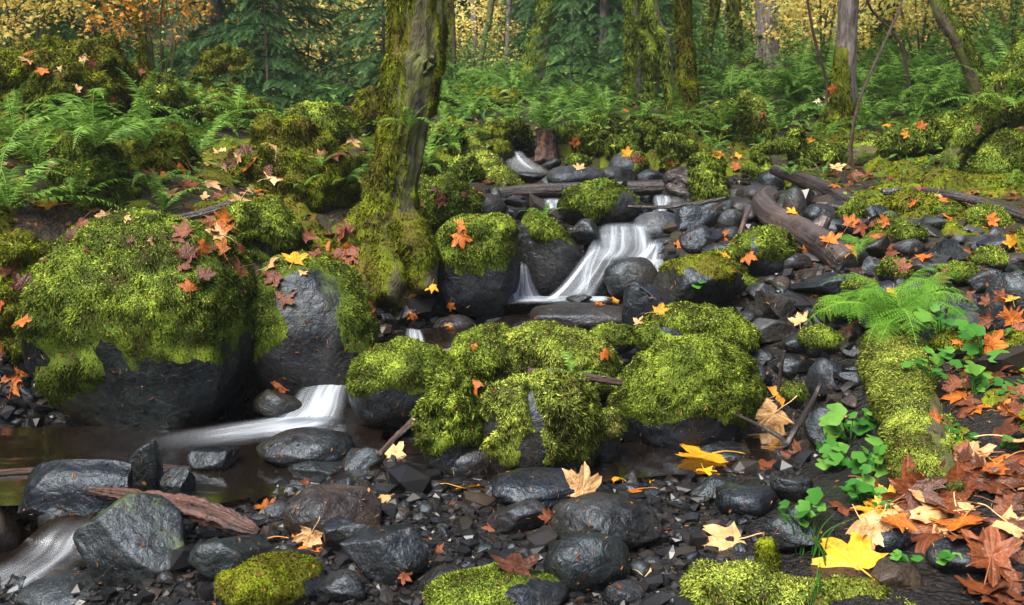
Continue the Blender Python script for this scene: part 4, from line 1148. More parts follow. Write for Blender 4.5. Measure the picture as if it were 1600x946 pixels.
log('stick', 'pale pole lying along the pool behind the long black block', [(-40, 742, 3.95, 5), (60, 735, 4.0, 5), (200, 728, 4.05, 5), (300, 733, 4.05, 4)], 'twig', 'stick', bumpy=.08, seed=20)
log('twig', 'forked bare twig at the edge of the right pool', [(1150, 648, 4.2, 2.5), (1185, 664, 4.1, 3), (1222, 686, 4.0, 4), (1228, 700, 3.95, 5)], 'log_wet', 'twig', seed=21, stubs=[[(1228, 698, 3.95, 5), (1245, 668, 4.0, 5), (1270, 625, 4.15, 4), (1282, 600, 4.2, 3)]], bumpy=.15)
log('twig', 'slim bare twig poking up by the shaded cobbles', [(1216, 612, 4.5, 2.5), (1220, 580, 4.5, 3), (1226, 548, 4.5, 2)], 'log_wet', 'twig', seed=22)
log('stick', 'brown stick stuck upright left of the peeled branch', [(1155, 372, 6.35, 4), (1163, 345, 6.45, 4), (1172, 325, 6.5, 3)], 'twig', 'stick', seed=23)
log('branch', 'crooked moss wrapped branch on the right bank', [(1150, 262, 8.4, 5), (1195, 268, 8.3, 6), (1198, 255, 8.35, 6), (1180, 240, 8.4, 6), (1200, 232, 8.4, 7), (1240, 228, 8.4, 9)], 'bark', 'branch', seed=24, moss=dict(a=-1.6, b=-.6, t=.02, L=.04))
log('stump', 'short moss bearded stump standing on the right bank', [(1248, 265, 8.5, 12), (1246, 235, 8.5, 13), (1243, 208, 8.5, 11)], 'bark', 'stump', seed=25, moss=dict(a=-1.6, b=-.8, t=.02, L=.05, hang=.3))
log('log', 'mossy horizontal log running along the right bank', [(1262, 246, 8.6, 13), (1330, 246, 8.5, 17), (1390, 238, 8.4, 20), (1450, 218, 8.4, 22), (1520, 198, 8.6, 22), (1620, 165, 9.0, 24)], 'bark', seed=26, rings=70, moss=dict(a=-.5, b=.2, t=.05, L=.045, hang=.18, bare=[(1345, 240, 22, 10)]))
log('log', 'moss covered branch end curled upright at the right bank', [(1160, 150, 9.6, 8), (1178, 160, 9.5, 10), (1186, 178, 9.4, 9), (1190, 195, 9.3, 6)], 'bark', 'branch', seed=27, moss=dict(a=-1.6, b=-.6, t=.03, L=.045, mat='moss_lime'))
log('log', 'fallen mossy log in the left background', [(392, 150, 12.5, 6), (430, 160, 12.2, 7), (470, 172, 12, 7)], 'bark', seed=28, moss=dict(a=-.8, b=0, t=.03, L=.05))
log('log', 'dark mossy log at the foot of the far left ferns', [(700, 192, 10.6, 8), (740, 206, 10.3, 9), (790, 214, 10.2, 9)], 'bark', seed=29, moss=dict(a=-.3, b=.4, t=.03, L=.045, mat='moss_dark'))
log('stump', 'rotten red brown stump under the big sword fern', [(853, 254, 10.3, 17), (853, 235, 10.35, 15), (853, 206, 10.4, 14)], 'log_rotten', 'stump', seed=30, ridge=.4, bumpy=.25)
log('stump', 'dark old stump in the ferns of the right slope', [(1168, 140, 14.5, 26), (1168, 118, 14.6, 24), (1166, 98, 14.6, 22)], 'bark', 'stump', seed=31, ridge=.4, bumpy=.25, moss=dict(a=.2, b=.8, t=.05, L=.06))

# ------------------------------------------------------------------ foliage templates
def fan(outline, zc=0.0):
    n = len(outline)
    V = np.concatenate(([[0, 0, zc]], outline))
    F = np.array([(0, i + 1, (i + 1) % n + 1) for i in range(n)])
    return V, F
def star_leaf():
    ang = [0, 28, 52, 80, 108, 145, 180, -145, -108, -80, -52, -28]
    rr = [1, .45, .92, .42, .62, .3, .12, .3, .62, .42, .92, .45]
    o = np.array([(math.cos(R(a)) * r, math.sin(R(a)) * r, -.18 * r * r) for a, r in zip(ang, rr)])
    V, F = fan(o)
    V[:, 0] += .15
    return V * .5, F
STAR = star_leaf()
OVAL = fan(np.array([(-.5, 0, 0), (-.2, -.2, .05), (.15, -.2, .05), (.5, 0, -.08), (.15, .2, .05), (-.2, .2, .05)]))
KITE = (np.array([(-.5, 0, 0), (0, -.22, .03), (.5, 0, -.06), (0, .22, .03)]), np.array([(0, 1, 2), (0, 2, 3)]))

def frond_curve(n, a0, a1, wob=0.0, seed=0):
    s = np.linspace(0, 1, n)
    a = R(a0) + (R(a1) - R(a0)) * s ** 1.25
    dx, dz = np.cos(a) / (n - 1), np.sin(a) / (n - 1)
    x = np.concatenate(((0,), np.cumsum(dx)[:-1])); z = np.concatenate(((0,), np.cumsum(dz)[:-1]))
    y = wob * s * s
    return np.stack((x, y, z), 1), a, s

def frond_mesh(name, mat, pairs=30, a0=70, a1=-25, wob=0.05, plen=0.135, seed=0, double=False, jitter=.12):
    rg = np.random.default_rng(seed)
    C, a, s = frond_curve(pairs * 2 + 6, a0, a1, wob)
    T = np.stack((np.cos(a), np.zeros_like(a), np.sin(a)), 1)
    U = np.stack((-np.sin(a), np.zeros_like(a), np.cos(a)), 1)
    parts = []
    # rachis strip
    w = 0.006 * (1 - .8 * s)
    A = C + np.array((0, 1, 0)) * w[:, None]; B = C - np.array((0, 1, 0)) * w[:, None]
    n = len(C)
    V = np.concatenate((A, B)); i = np.arange(n - 1)
    parts.append((V, np.concatenate((np.stack((i, i + 1, i + 1 + n), 1), np.stack((i, i + 1 + n, i + n), 1))), np.full(2 * n, .75)))
    P, D, Lp = [], [], []
    for k in range(5, n - 1, 2):
        t = s[k]
        prof = (0.45 + 0.55 * sstep(0.05, .28, t)) * (1 - t ** 2.6) if not double else sstep(0.0, .3, t) * .6 * (1 - t ** 1.6) + .42 * (1 - t) * sstep(.05, .3, t)
        for sd in (-1, 1):
            d = np.array((0, sd, 0)) * 0.93 + T[k] * (0.30 + .2 * t) - U[k] * rg.uniform(.05, .3) + rg.normal(size=3) * jitter
            P.append(C[k]); D.append(d); Lp.append(plen * prof * rg.uniform(.85, 1.1) * (1.9 if double else 1))
    P = np.array(P); D = norm(np.array(D)); Lp = np.array(Lp)
    up = np.repeat(U[5:n - 1:2], 2, axis=0)
    if not double:
        Tm = (np.array([(0, 0, 0), (.3, -.11, .02), (1, .03, -.1), (.3, .11, .02)]), np.array([(0, 1, 2), (0, 2, 3)]))
        V, F = stamp(Tm[0], Tm[1], P, frames(D, None, up), np.stack((Lp, np.maximum(Lp, .05), Lp), 1))
        parts.append((V, F, np.repeat(np.clip(.5 + rg.normal(size=len(P)) * .22, 0, 1), 4)))
    else:
        m = 9
        Tv, Tf = [], []
        for q in range(m):
            x = (q + .6) / m
            l = .17 * (1 - x ** 1.5) + .02
            for sd in (-1, 1):
                b = len(Tv)
                Tv += [(x, 0, 0), (x + .02, sd * l * .5, -.01), (x + .06, sd * l, -.04), (x + .07, sd * l * .4, .0)]
                Tf += [(b, b + 1, b + 2), (b, b + 2, b + 3)] if sd > 0 else [(b, b + 2, b + 1), (b, b + 3, b + 2)]
        Tv = np.array(Tv); Tv[:, 2] -= .22 * Tv[:, 0] ** 2
        Tf = np.array(Tf)
        V, F = stamp(Tv, Tf, P, frames(D, None, up), np.stack((Lp, Lp * 1.25, Lp), 1))
        parts.append((V, F, np.repeat(np.clip(.5 + rg.normal(size=len(P)) * .2, 0, 1), len(Tv))))
    V, F, r = cat_np(parts)
    return mesh_np(name, V, F, [M[mat]], rnd=r, smooth=False)

FROND = [frond_mesh('frond', 'fern', 34, a0, a1, wb, .13, i) for i, (a0, a1, wb) in enumerate(((75, -30, .06), (60, -45, -.08), (82, 5, .05), (50, -30, -.05), (70, -60, .1), (35, -35, .0)))]
FROND_DEAD = [frond_mesh('dead_frond', 'fern_dead', 24, a0, a1, wb, .10, 20 + i, jitter=.4) for i, (a0, a1, wb) in enumerate(((15, -75, .1), (-10, -85, -.1)))]
FROND_LADY = [frond_mesh('lady_frond', 'fern_lady', 20, a0, a1, wb, .17, 40 + i, double=True) for i, (a0, a1, wb) in enumerate(((78, -62, .08), (62, -70, -.1), (85, -50, .05), (50, -75, .1)))]

def orient(o, loc, yaw, tilt=0.0, roll=0.0, sc=1.0):
    o.rotation_euler = (roll, tilt, yaw)
    o.location = loc
    o.scale = (sc, sc, sc) if not isinstance(sc, tuple) else sc

def fern(p, size, n, label, group=None, dead=0, lady=False, seed=None, spread=(0, 360), tilt=(-.25, .25), name='sword_fern'):
    rg = random.Random(seed if seed is not None else int(abs(p[0] * 977 + p[1] * 613) * 100))
    size = size * (1.12 if lady else 1.3)
    e = empty(name, p)
    tag(e, label, 'fern', group)
    src = FROND_LADY if lady else FROND
    a, b = spread
    for k in range(n):
        o = link('frond', rg.choice(src), e)
        y = R(a + (b - a) * (k + rg.uniform(-.35, .35)) / n)
        orient(o, (0, 0, 0), y, rg.uniform(*tilt), rg.uniform(-.2, .2), size * rg.uniform(.72, 1.12))
    for k in range(dead):
        o = link('dead_frond', rg.choice(FROND_DEAD), e)
        orient(o, (0, 0, 0), rg.uniform(0, 6.28), rg.uniform(-.1, .4), 0, size * rg.uniform(.5, .8))
    return e

# ------------------------------------------------------------------ trees
def maple_crown(seed, n, rx, rz, mat, plates=46, leaf=.085, flat=.14):
    rg = np.random.default_rng(seed)
    c = norm(rg.normal(size=(plates, 3))) * (rg.random(plates) ** .45)[:, None] * np.array((rx, rx, rz))
    pr = rg.uniform(.3, .8, plates)
    k = rg.integers(0, plates, n)
    ang = rg.random(n) * 6.283; rr = np.sqrt(rg.random(n)) * pr[k]
    slope = rg.normal(size=(plates, 2)) * .25
    P = c[k] + np.stack((np.cos(ang) * rr, np.sin(ang) * rr, rg.normal(size=n) * flat - .12 * rr), 1)
    P[:, 2] += slope[k, 0] * np.cos(ang) * rr + slope[k, 1] * np.sin(ang) * rr
    D = norm(np.stack((np.cos(ang), np.sin(ang), rg.normal(size=n) * .4 - .25), 1))
    Ms = frames(D, rg.normal(size=n) * .7)
    V, F = stamp(STAR[0], STAR[1], P, Ms, leaf * rg.uniform(.6, 1.3, n))
    rv = np.clip(.5 + .25 * rg.normal(size=plates)[k] + .15 * rg.normal(size=n), 0, 1)
    return mesh_np('crown', V, F, [M[mat]], rnd=np.repeat(rv, len(STAR[0])), smooth=False), c

CROWN_HIGH = [maple_crown(300 + i, 1500, 2.4, 1.5, m, 34, .26, .2)[0] for i, m in enumerate(('yellow_leaf', 'dark_leaf'))]
VINE = [maple_crown(310 + i, 1900, 1.35, 1.3, m, 30, .12) for i, m in enumerate(('yellow_leaf', 'yellow_leaf', 'orange_leaf', 'dark_leaf'))]

def vine_maple(base, sc, kind, label, group=None, zoff=1.6, seed=1, name='vine_maple'):
    rg = np.random.default_rng(seed)
    e = empty(name, base)
    tag(e, label, 'tree', group)
    me, cents = VINE[kind]
    cr = link('crown', me, e)
    orient(cr, (0, 0, zoff * sc), rg.random() * 6.28, 0, 0, sc)
    ca, sa = math.cos(cr.rotation_euler[2]), math.sin(cr.rotation_euler[2])
    parts, fls = [], []
    for k in range(7):
        c = cents[rg.integers(0, len(cents))] * sc
        tip = np.array((c[0] * ca - c[1] * sa, c[0] * sa + c[1] * ca, c[2] + zoff * sc))
        mid = np.array((tip[0] * .35, tip[1] * .35, tip[2] * .6)) + rg.normal(size=3) * .12
        V, F, fl, _, _ = tube([np.array((0, 0, -.15)), mid, tip], [.022 * sc, .016 * sc, .006 * sc], rings=14, seg=7, bumpy=.1, seed=seed + k)
        parts.append((V, F)); fls.append(fl)
    V, F, _ = cat_np(parts)
    link('trunk', mesh_np('trunk', V, F, [M['bark']], uv=np.concatenate(fls)), e)
    return e

def tree(name, label, pts, mat, height=9.0, crown=None, moss=None, seed=1, bumpy=.12, ridge=.12, group=None, rings=60, seg=24, csc=1.0, roots=(), extra=(), crag=0.0):
    P, Rr = pxline(pts)
    top = P[-1] + norm(P[-1] - P[-2]) * max(height - P[-1][2], .5)
    top[:2] = P[-1][:2] + (top[:2] - P[-1][:2]) * .5
    low = P[0] - np.array((0, 0, .25))
    PP = [low] + list(P) + [(P[-1] + top) / 2, top]
    RR = [Rr[0] * 1.1] + list(Rr) + [Rr[-1] * .75, Rr[-1] * .35]
    e = empty(name, P[0]); tag(e, label, 'tree', group)
    o, V, F, org = tube_obj('trunk', PP, RR, mat, parent=e, origin=P[0], rings=rings, seg=seg, bumpy=bumpy, seed=seed, ridge=ridge, crag=crag)
    allm = [(V, F)]
    for rt in tuple(roots) + tuple(extra):
        P2, R2 = pxline(rt)
        _, V2, F2, _ = tube_obj('root' if rt in roots else 'branch', P2, R2, mat, parent=e, origin=P[0], rings=24, seg=16, bumpy=.2, seed=seed + 9, ridge=.2)
        allm.append((V2, F2))
    if moss:
        for i, (V, F) in enumerate(allm):
            N = vnormals(V, F)
            d = norm(np.array(moss.get('dir', (-.7, -.3, .3))))
            m = sstep(moss.get('a', -.2), moss.get('b', .5), N @ d + .8 * fbm(V * moss.get('ns', 3), 4, seed + 6) + moss.get('bias', 0))
            m = m * (1 - px_patch(V, moss.get('bare')))
            m = np.maximum(m, px_patch(V, moss.get('add')))
            m = m * sstep(moss.get('zmax', 5.5), moss.get('zmax', 5.5) - .8, V[:, 2])
            moss_part(o, P[0], V, F, m, moss.get('t', .03), moss.get('L', .04), moss.get('dens', 24000), moss.get('mat', 'moss_dark'), moss.get('droop', .7), moss.get('out', .4), seed + i, moss.get('lump', .9), moss.get('wid', .2), moss.get('ls', 7), moss.get('hang', .1))
    if crown is not None:
        c = link('crown', CROWN_HIGH[crown], e)
        orient(c, tuple(top - P[0] + np.array((0, 0, .3))), seed * 1.7, 0, 0, csc)
    return e

tree('maple_tree', 'thick leaning mossy maple trunk standing left of the stream', [(614, 452, 6.15, 52), (608, 410, 6.2, 47), (606, 350, 6.25, 40), (612, 290, 6.3, 34), (626, 210, 6.35, 34), (644, 110, 6.4, 37), (652, 0, 6.45, 37)], 'bark', 9, 1,
     dict(t=.02, L=.034, dens=26000, lump=.5, dir=(-.8, -.25, .25), a=-.05, b=.6, mat='moss_dark', bare=[(664, 130, 15, 130), (642, 330, 10, 60)], add=[(590, 220, 18, 150), (665, 350, 24, 60), (645, 410, 26, 40), (683, 130, 8, 140)], hang=.12, zmax=3.2), seed=41, bumpy=.2, ridge=.12, rings=160, seg=72, crag=.14,
     roots=[[(598, 380, 6.15, 30), (577, 425, 6.05, 26), (562, 465, 5.9, 17)], [(632, 350, 6.1, 28), (656, 400, 6.0, 28), (666, 455, 5.9, 16)], [(612, 400, 6.1, 34), (610, 440, 5.95, 28), (603, 470, 5.85, 16)], [(588, 330, 6.3, 24), (552, 380, 6.2, 26), (540, 440, 6.05, 22)]])
tree('maple_tree', 'leaning mossy trunk in the middle distance above the upper cascade', [(828, 140, 14.5, 22), (834, 110, 14.5, 18), (845, 60, 14.6, 16), (858, 0, 14.6, 15)], 'bark', 9, None, dict(t=.02, L=.06, mat='moss', zmax=4, hang=None), seed=42)
tree('maple_tree', 'pale barked mossy trunk at the left of the mossy clump', [(988, 132, 13, 14), (990, 80, 13, 13), (988, 0, 13, 12)], 'bark_grey', 9, None, dict(t=.014, L=.05, mat='moss', zmax=3.6, dir=(-.8, -.3, 0), hang=None, lump=.6), seed=43)
tree('maple_tree', 'mossy crooked stem behind the pale barked trunk', [(1018, 135, 12.4, 12), (1020, 90, 12.4, 17), (1012, 40, 12.4, 13), (1008, 0, 12.4, 11)], 'bark', 8, None, dict(t=.025, L=.05, mat='moss', zmax=3.6, a=-.3, b=.4, lump=1.0, hang=None), seed=44)
tree('maple_tree', 'slim dark mossy stem crossing in the mossy clump', [(1050, 172, 10.6, 9), (1044, 110, 10.7, 9), (1036, 60, 10.8, 10), (1018, 0, 11, 10)], 'bark', 8, None, dict(t=.014, L=.05, mat='moss', zmax=3.2, hang=None), seed=45)
tree('maple_tree', 'straight golden mossy trunk of the mossy clump', [(1078, 178, 10.4, 17), (1074, 140, 10.4, 14), (1071, 70, 10.5, 13), (1069, 0, 10.5, 12)], 'bark', 9, 0, dict(t=.014, L=.05, mat='moss_dark', zmax=3.2, a=-.5, b=.3, dir=(-.3, -.8, 0), hang=None), seed=46)
tree('maple_tree', 'grey barked trunk with mossy foot right of centre', [(1308, 205, 10.2, 24), (1318, 160, 10.2, 21), (1321, 90, 10.2, 17), (1326, 0, 10.3, 16)], 'bark_grey', 9, 0, dict(t=.03, L=.05, mat='moss_dark', zmax=2.3, dir=(-.9, -.1, 0), a=0, b=.6, add=[(1310, 185, 22, 30)]), seed=47)
tree('fir_tree', 'thick furrowed fir trunk far back right of the mossy clump', [(1200, 105, 17.5, 19), (1200, 50, 17.5, 17), (1200, 0, 17.5, 17)], 'bark_grey', 16, None, None, seed=48, ridge=.3)
tree('maple_tree', 'mossy trunk far back amid yellow leaves', [(1386, 90, 15.2, 20), (1384, 40, 15.2, 18), (1388, 0, 15.2, 16)], 'bark', 11, None, dict(t=.06, L=.09, mat='moss', zmax=4.5), seed=49)
tree('maple_tree', 'slim leaning mossy stem left of the fir trunk', [(1104, 112, 15.5, 9), (1108, 60, 15.5, 8), (1120, 0, 15.5, 7)], 'bark', 8, None, dict(t=.03, L=.07, mat='moss_dark', zmax=4), seed=50)
tree('maple_tree', 'green mossy stem beside the fir trunk', [(1152, 100, 16, 9), (1151, 50, 16, 9), (1149, 0, 16, 8)], 'bark', 8, None, dict(t=.05, L=.08, mat='moss_lime', zmax=4, a=-.8, b=0), seed=51)
tree('maple_tree', 'slim trunk behind the leaning maple', [(704, 150, 17, 8), (706, 80, 17, 7), (704, 0, 17, 6)], 'bark', 9, None, dict(t=.03, L=.08, zmax=4.5), seed=52)
tree('maple_tree', 'thin slanting stem in the far woods', [(748, 110, 19, 6), (757, 60, 19, 5), (768, 0, 19, 5)], 'bark', 9, None, None, seed=53)
tree('maple_tree', 'thin upright grey stem in the far woods', [(742, 115, 21, 5), (742, 50, 21, 5), (740, 0, 21, 5)], 'bark_grey', 9, None, None, seed=54)
tree('maple_tree', 'thin pale stem left of the middle distance leaning trunk', [(793, 110, 22, 5), (794, 50, 22, 4), (796, 0, 22, 4)], 'bark_grey', 9, None, None, seed=55)
tree('maple_tree', 'slim moss sleeved trunk on the left bank', [(238, 186, 9.2, 10), (234, 150, 9.2, 10), (232, 110, 9.3, 10), (228, 60, 9.3, 8), (215, 0, 9.4, 7)], 'bark', 6, None, dict(t=.02, L=.05, mat='moss_dark', zmax=3, a=-.8, b=0), seed=56)
tree('maple_tree', 'dark mossy leaning trunk at the upper right', [(1534, 168, 9.2, 14), (1522, 120, 9.2, 14), (1498, 60, 9.2, 13), (1464, 0, 9.3, 11)], 'bark', 6, None, dict(t=.025, L=.045, mat='moss', zmax=3.2, dir=(.7, -.2, .4), a=-.1, b=.5), seed=57)
tree('maple_tree', 'mossy trunk bowed down over the bank at the right edge', [(1448, 278, 7.7, 16), (1475, 260, 7.7, 15), (1490, 235, 7.7, 11), (1530, 190, 7.8, 22), (1570, 140, 7.9, 24), (1610, 85, 8.0, 26), (1640, 20, 8.1, 26)], 'bark', 6, None, dict(t=.035, L=.045, mat='moss', zmax=3.2, dir=(-.2, -.4, .8), a=-.4, b=.2, bare=[(1490, 238, 14, 18)], hang=.15), seed=58)
tree('sapling', 'thin dark sapling stem in front of the grey barked trunk', [(1332, 270, 8.0, 3.5), (1330, 225, 8.0, 3), (1345, 150, 8.0, 2.5), (1385, 60, 8.1, 2), (1410, 0, 8.2, 2)], 'twig', 3.5, None, None, seed=59, bumpy=.05, rings=30, seg=8)
tree('sapling', 'thin arching dark stem left of the grey barked trunk', [(1292, 130, 11, 2.5), (1275, 70, 11, 2.5), (1262, 0, 11, 2)], 'twig', 4, None, None, seed=60, bumpy=.05, rings=30, seg=8)
tree('sapling', 'thin arching dark stem right of the grey barked trunk', [(1420, 140, 11, 2.5), (1408, 70, 11, 2.5), (1370, 25, 11, 2), (1355, 0, 11, 2)], 'twig', 4, None, None, seed=61, bumpy=.05, rings=30, seg=8)

# conifers with drooping flat sprays
def spray_template():
    Tv, Tf = [], []
    def kite(a, d, l, w):
        b = len(Tv)
        s = np.array((-d[1], d[0], 0))
        for q in (a, a + d * l * .45 + s * w, a + d * l + np.array((0, 0, -.12 * l)), a + d * l * .45 - s * w):
            Tv.append(q)
        Tf.extend([(b, b + 1, b + 2), (b, b + 2, b + 3)])
    for k in range(12):
        t = k / 12.0
        p = np.array((t, 0, -.18 * t * t))
        for sd in (-1, 1):
            a = sd * R(52 - 18 * t)
            kite(p, np.array((math.cos(a), math.sin(a), 0)), .40 * (1 - t) + .08, .019)
    kite(np.array((.8, 0, -.12)), np.array((1.0, 0, 0)), .25, .04)
    return np.array(Tv), np.array(Tf)
SPRAY = spray_template()
def conifer_crown(seed, height=9.0, low=.5, rad=1.9, mat='conifer'):
    rg = np.random.default_rng(seed)
    P, D, S = [], [], []
    z = low
    bl = []
    while z < height:
        rr = rad * (1 - (z / height) ** 1.3) * rg.uniform(.75, 1.1) + .2
        for q in range(4):
            az = rg.random() * 6.283
            L = rr * rg.uniform(.7, 1.15)
            droop = rg.uniform(.25, .55)
            bl.append((z, az, L, droop))
            nst = max(4, int(L / .16))
            for k in range(1, nst + 1):
                t = k / nst
                x = L * t
                zz = z + .12 * x - droop * x * x / max(L, .3)
                for sd in (-1, 1, 0):
                    if sd == 0 and k % 2: continue
                    a2 = az + sd * R(rg.uniform(40, 75))
                    P.append((math.cos(az) * x, math.sin(az) * x, zz + rg.normal() * .03))
                    D.append((math.cos(a2), math.sin(a2), -.35 - .5 * droop + rg.normal() * .15))
                    S.append(rg.uniform(.22, .42) * (1.15 - .5 * t))
        z += rg.uniform(.13, .24) * (1 + z * .12)
    P, D, S = np.array(P), np.array(D), np.array(S)
    V, F = stamp(SPRAY[0], SPRAY[1], P, frames(D, rg.normal(size=len(P)) * .35), S)
    rv = np.clip(.5 + rg.normal(size=len(P)) * .2, 0, 1)
    bp, bf = [], []
    parts = [(V, F, np.repeat(rv, len(SPRAY[0])))]
    for (zb, az, L, dr) in bl:
        x = np.linspace(0, L, 6)
        pts = np.stack((np.cos(az) * x, np.sin(az) * x, zb + .12 * x - dr * x * x / max(L, .3)), 1)
        s = np.array((0, 0, .012)); s2 = np.array((-math.sin(az), math.cos(az), 0)) * .012
        v = np.concatenate((pts + s, pts - s, pts + s2, pts - s2))
        i = np.arange(5)
        f = np.concatenate([np.stack((o + i, o + i + 1, o + 6 + i + 1), 1) for o in (0, 12)] + [np.stack((o + i, o + 6 + i + 1, o + 6 + i), 1) for o in (0, 12)])
        parts.append((v, f, np.zeros(24)))
    V, F, r = cat_np(parts)
    return mesh_np('crown', V, F, [M[mat]], rnd=r, smooth=False)
CON = [conifer_crown(400, 7.0, .35, 1.8), conifer_crown(401, 6.0, .7, 2.1), conifer_crown(402, 3.0, .2, 1.0, 'conifer')]
_ctr = {}
def conifer(px, Y, sc, kind, label, group=None, name='conifer_tree', lift=0.0):
    p = at(px, 200, Y); p[2] = H(p[0], Y)[0] - .05
    e = empty(name, p); tag(e, label, 'tree', group)
    c = link('crown', CON[kind], e); orient(c, (0, 0, lift), px * .37, 0, 0, sc)
    hgt = (7.0, 6.0, 3.0)[kind]
    if kind not in _ctr:
        V, F, fl, _, _ = tube([(0, 0, -.2), (.03, 0, hgt * .5), (0, 0, hgt)], [.11 if kind < 2 else .04, .07 if kind < 2 else .025, .02], rings=30, seg=12, bumpy=.08)
        _ctr[kind] = mesh_np('trunk', V, F, [M['bark_grey']], uv=fl)
    t = link('trunk', _ctr[kind], e); orient(t, (0, 0, lift * .0), 0, 0, 0, sc)
    return e
for px, Y, sc, k, lab in (
    (345, 14.5, 1.0, 0, 'dark drooping conifer behind the moss clad stump'), (440, 13.5, .75, 1, 'feathery drooping conifer left of the leaning maple'), 
    (120, 17.0, .9, 1, 'dark conifer behind the upper left moss mound'), (20, 13.0, 1.0, 0, 'dark conifer at the upper left edge'), 
     (905, 20, 1.0, 1, 'drooping conifer right of the middle distance leaning trunk'), (940, 18.5, .9, 0, 'dark conifer left of the mossy clump'),
    (800, 24, 1.2, 0, 'pale green far conifer above the upper cascade'),  (1160, 27, 1.3, 0, 'far dark conifer beside the furrowed fir trunk'),
    (690, 25, 1.2, 0, 'far conifer among thin stems'), (960, 26, 1.2, 1, 'far conifer behind the pale barked trunk'), (1045, 23, 1.2, 0, 'far dark conifer behind the crooked mossy stem'),
    (640, 24, 1.1, 1, 'far conifer just right of the leaning maple'), (745, 27, 1.2, 1, 'far conifer behind the thin slanting stem'), (850, 23, 1.0, 0, 'far conifer behind the leaning trunk in mid distance'), (1275, 24, 1.1, 1, 'far conifer left of the grey barked trunk'), (1345, 27, 1.2, 0, 'far conifer right of the grey barked trunk'), (1450, 26, 1.1, 1, 'far conifer left of the dark leaning right trunk'), (170, 22, 1.2, 0, 'far conifer above the upper left moss mound'), (500, 25, 1.1, 0, 'far conifer between the drooping conifer and the leaning maple'), (1580, 25, 1.2, 1, 'far conifer at the upper right corner')):
    conifer(px, Y, sc, k, lab)
for px, Y, sc, lab in ((1020, 14.0, .8, 'young conifer sapling behind the mossy clump ferns'), (890, 14.0, .7, 'young conifer in the far ferns'), (600, 13, .8, 'young conifer behind the leaning maple'), (420, 11.0, .55, 'young conifer sprig above the left bank hump')):
    conifer(px, Y, sc, 2, lab, name='young_conifer')

def gpos(px, Y, dz=0.0):
    p = at(px, 150, Y); p[2] = H(p[0], Y)[0] + dz
    return p
vm = [(255, 9.6, .5, 2, 'vine maple with hanging orange leaves on the left bank', 2.35), (25, 9.2, .5, 1, 'vine maple with pale yellow leaves at the left edge', 1.9), (60, 11.2, .8, 0, 'yellow vine maple at the upper left edge', 1.7),
      (455, 19, .9, 0, 'pale yellow vine maple glowing behind the drooping conifer', 1.5), (525, 22, 1.0, 1, 'pale yellow vine maple left of the leaning maple trunk', 1.3), (400, 24, 1.0, 0, 'far pale yellow vine maple behind the dark conifers', 1.4),
      (715, 20, .7, 1, 'yellow vine maple behind the thin stems', 1.2), (775, 23, .8, 0, 'yellow vine maple by the thin pale stem', 1.1), (840, 26, .9, 1, 'far yellow vine maple in the middle woods', 1.3), (960, 21, 1.0, 3, 'green leaved vine maple behind the mossy clump', 1.2),
      (1125, 20, 1.0, 3, 'pale green vine maple left of the fir trunk', 1.5), (1150, 21, .8, 1, 'yellow green vine maple beside the fir trunk', 1.6), (1252, 20, 1.0, 1, 'yellow vine maple right of the fir trunk', 1.35), (1285, 15, .9, 0, 'yellow vine maple left of the grey barked trunk', 1.5),
      (1350, 18, 1.0, 0, 'bright yellow vine maple right of the grey barked trunk', 1.35), (1435, 14, .85, 0, 'bright yellow vine maple left of the leaning right trunk', 1.45), (1500, 18, 1.2, 2, 'golden vine maple at the upper right', 1.5), (1570, 16, 1.1, 0, 'yellow vine maple at the upper right corner', 1.45), (1480, 24, 1.4, 1, 'far yellow vine maple on the right slope', 1.6),
      (300, 21, 1.3, 1, 'far vine maple behind the moss clad stump', 1.6), (1330, 23, 1.4, 3, 'green vine maple far behind the grey barked trunk', 1.3), (1590, 13, .7, 3, 'green leafy shrub tree at the right edge', 1.0)]
vm += [(672, 15, .45, 3, 'leafy green shrub right behind the leaning maple', .7), (765, 17, .5, 3, 'leafy green shrub behind the far left hummock', .7), (880, 17, .55, 3, 'leafy green shrub behind the far fern bank', .6), (1050, 17, .8, 3, 'leafy green shrub behind the mossy clump', .6), (1130, 15, .5, 3, 'leafy green shrub beside the dark old stump', .6),
       (1235, 14, .45, 3, 'leafy green shrub right of the dark old stump', .7), (1425, 13.5, .45, 3, 'leafy green shrub left of the dark leaning right trunk', .8), (1550, 14.5, .55, 3, 'leafy green shrub behind the dark leaning right trunk', .8), (1480, 20, 1.1, 3, 'leafy green shrub higher on the right slope', .9), (150, 12.5, .7, 3, 'leafy green shrub behind the upper left moss mound', .9), (480, 16, .9, 3, 'leafy green shrub left of the leaning maple', .6)]
for i, (px, Y, sc, k, lab, zo) in enumerate(vm):
    vine_maple(gpos(px, Y), sc, k, lab, None, zo / 1.0, 500 + i)

# far wooded hillside: nobody could count its leaves
rg = np.random.default_rng(70)
n = 56000
xx = rg.uniform(-30, 30, n); yy = rg.uniform(26, 46, n) ** 1.0
zz = H(xx, yy) + rg.random(n) ** 1.1 * (3.0 + 6.0 * (0.5 + .5 * fbm(np.stack((xx * .25, yy * .25, xx * 0), 1), 2, 71)))
P = np.stack((xx, yy, zz), 1)
D = norm(rg.normal(size=(n, 3)) * np.array((1, 1, .7)) + np.array((0, 0, -.4)))
V, F = stamp(KITE[0] * np.array((1, 1.6, 1)), KITE[1], P, frames(D, rg.normal(size=n)), rg.uniform(.16, .42, n))
cl = fbm(P * .33, 3, 73)
rv = np.clip(.24 + .75 * cl + .12 * rg.normal(size=n), 0, 1)
fw = link('far_foliage', mesh_np('far_foliage', V, F, [M['far_leaf']], rnd=np.repeat(rv, 4), smooth=False))
tag(fw, 'hazy green and yellow foliage of the far wooded hillside', 'foliage', None, 'stuff')
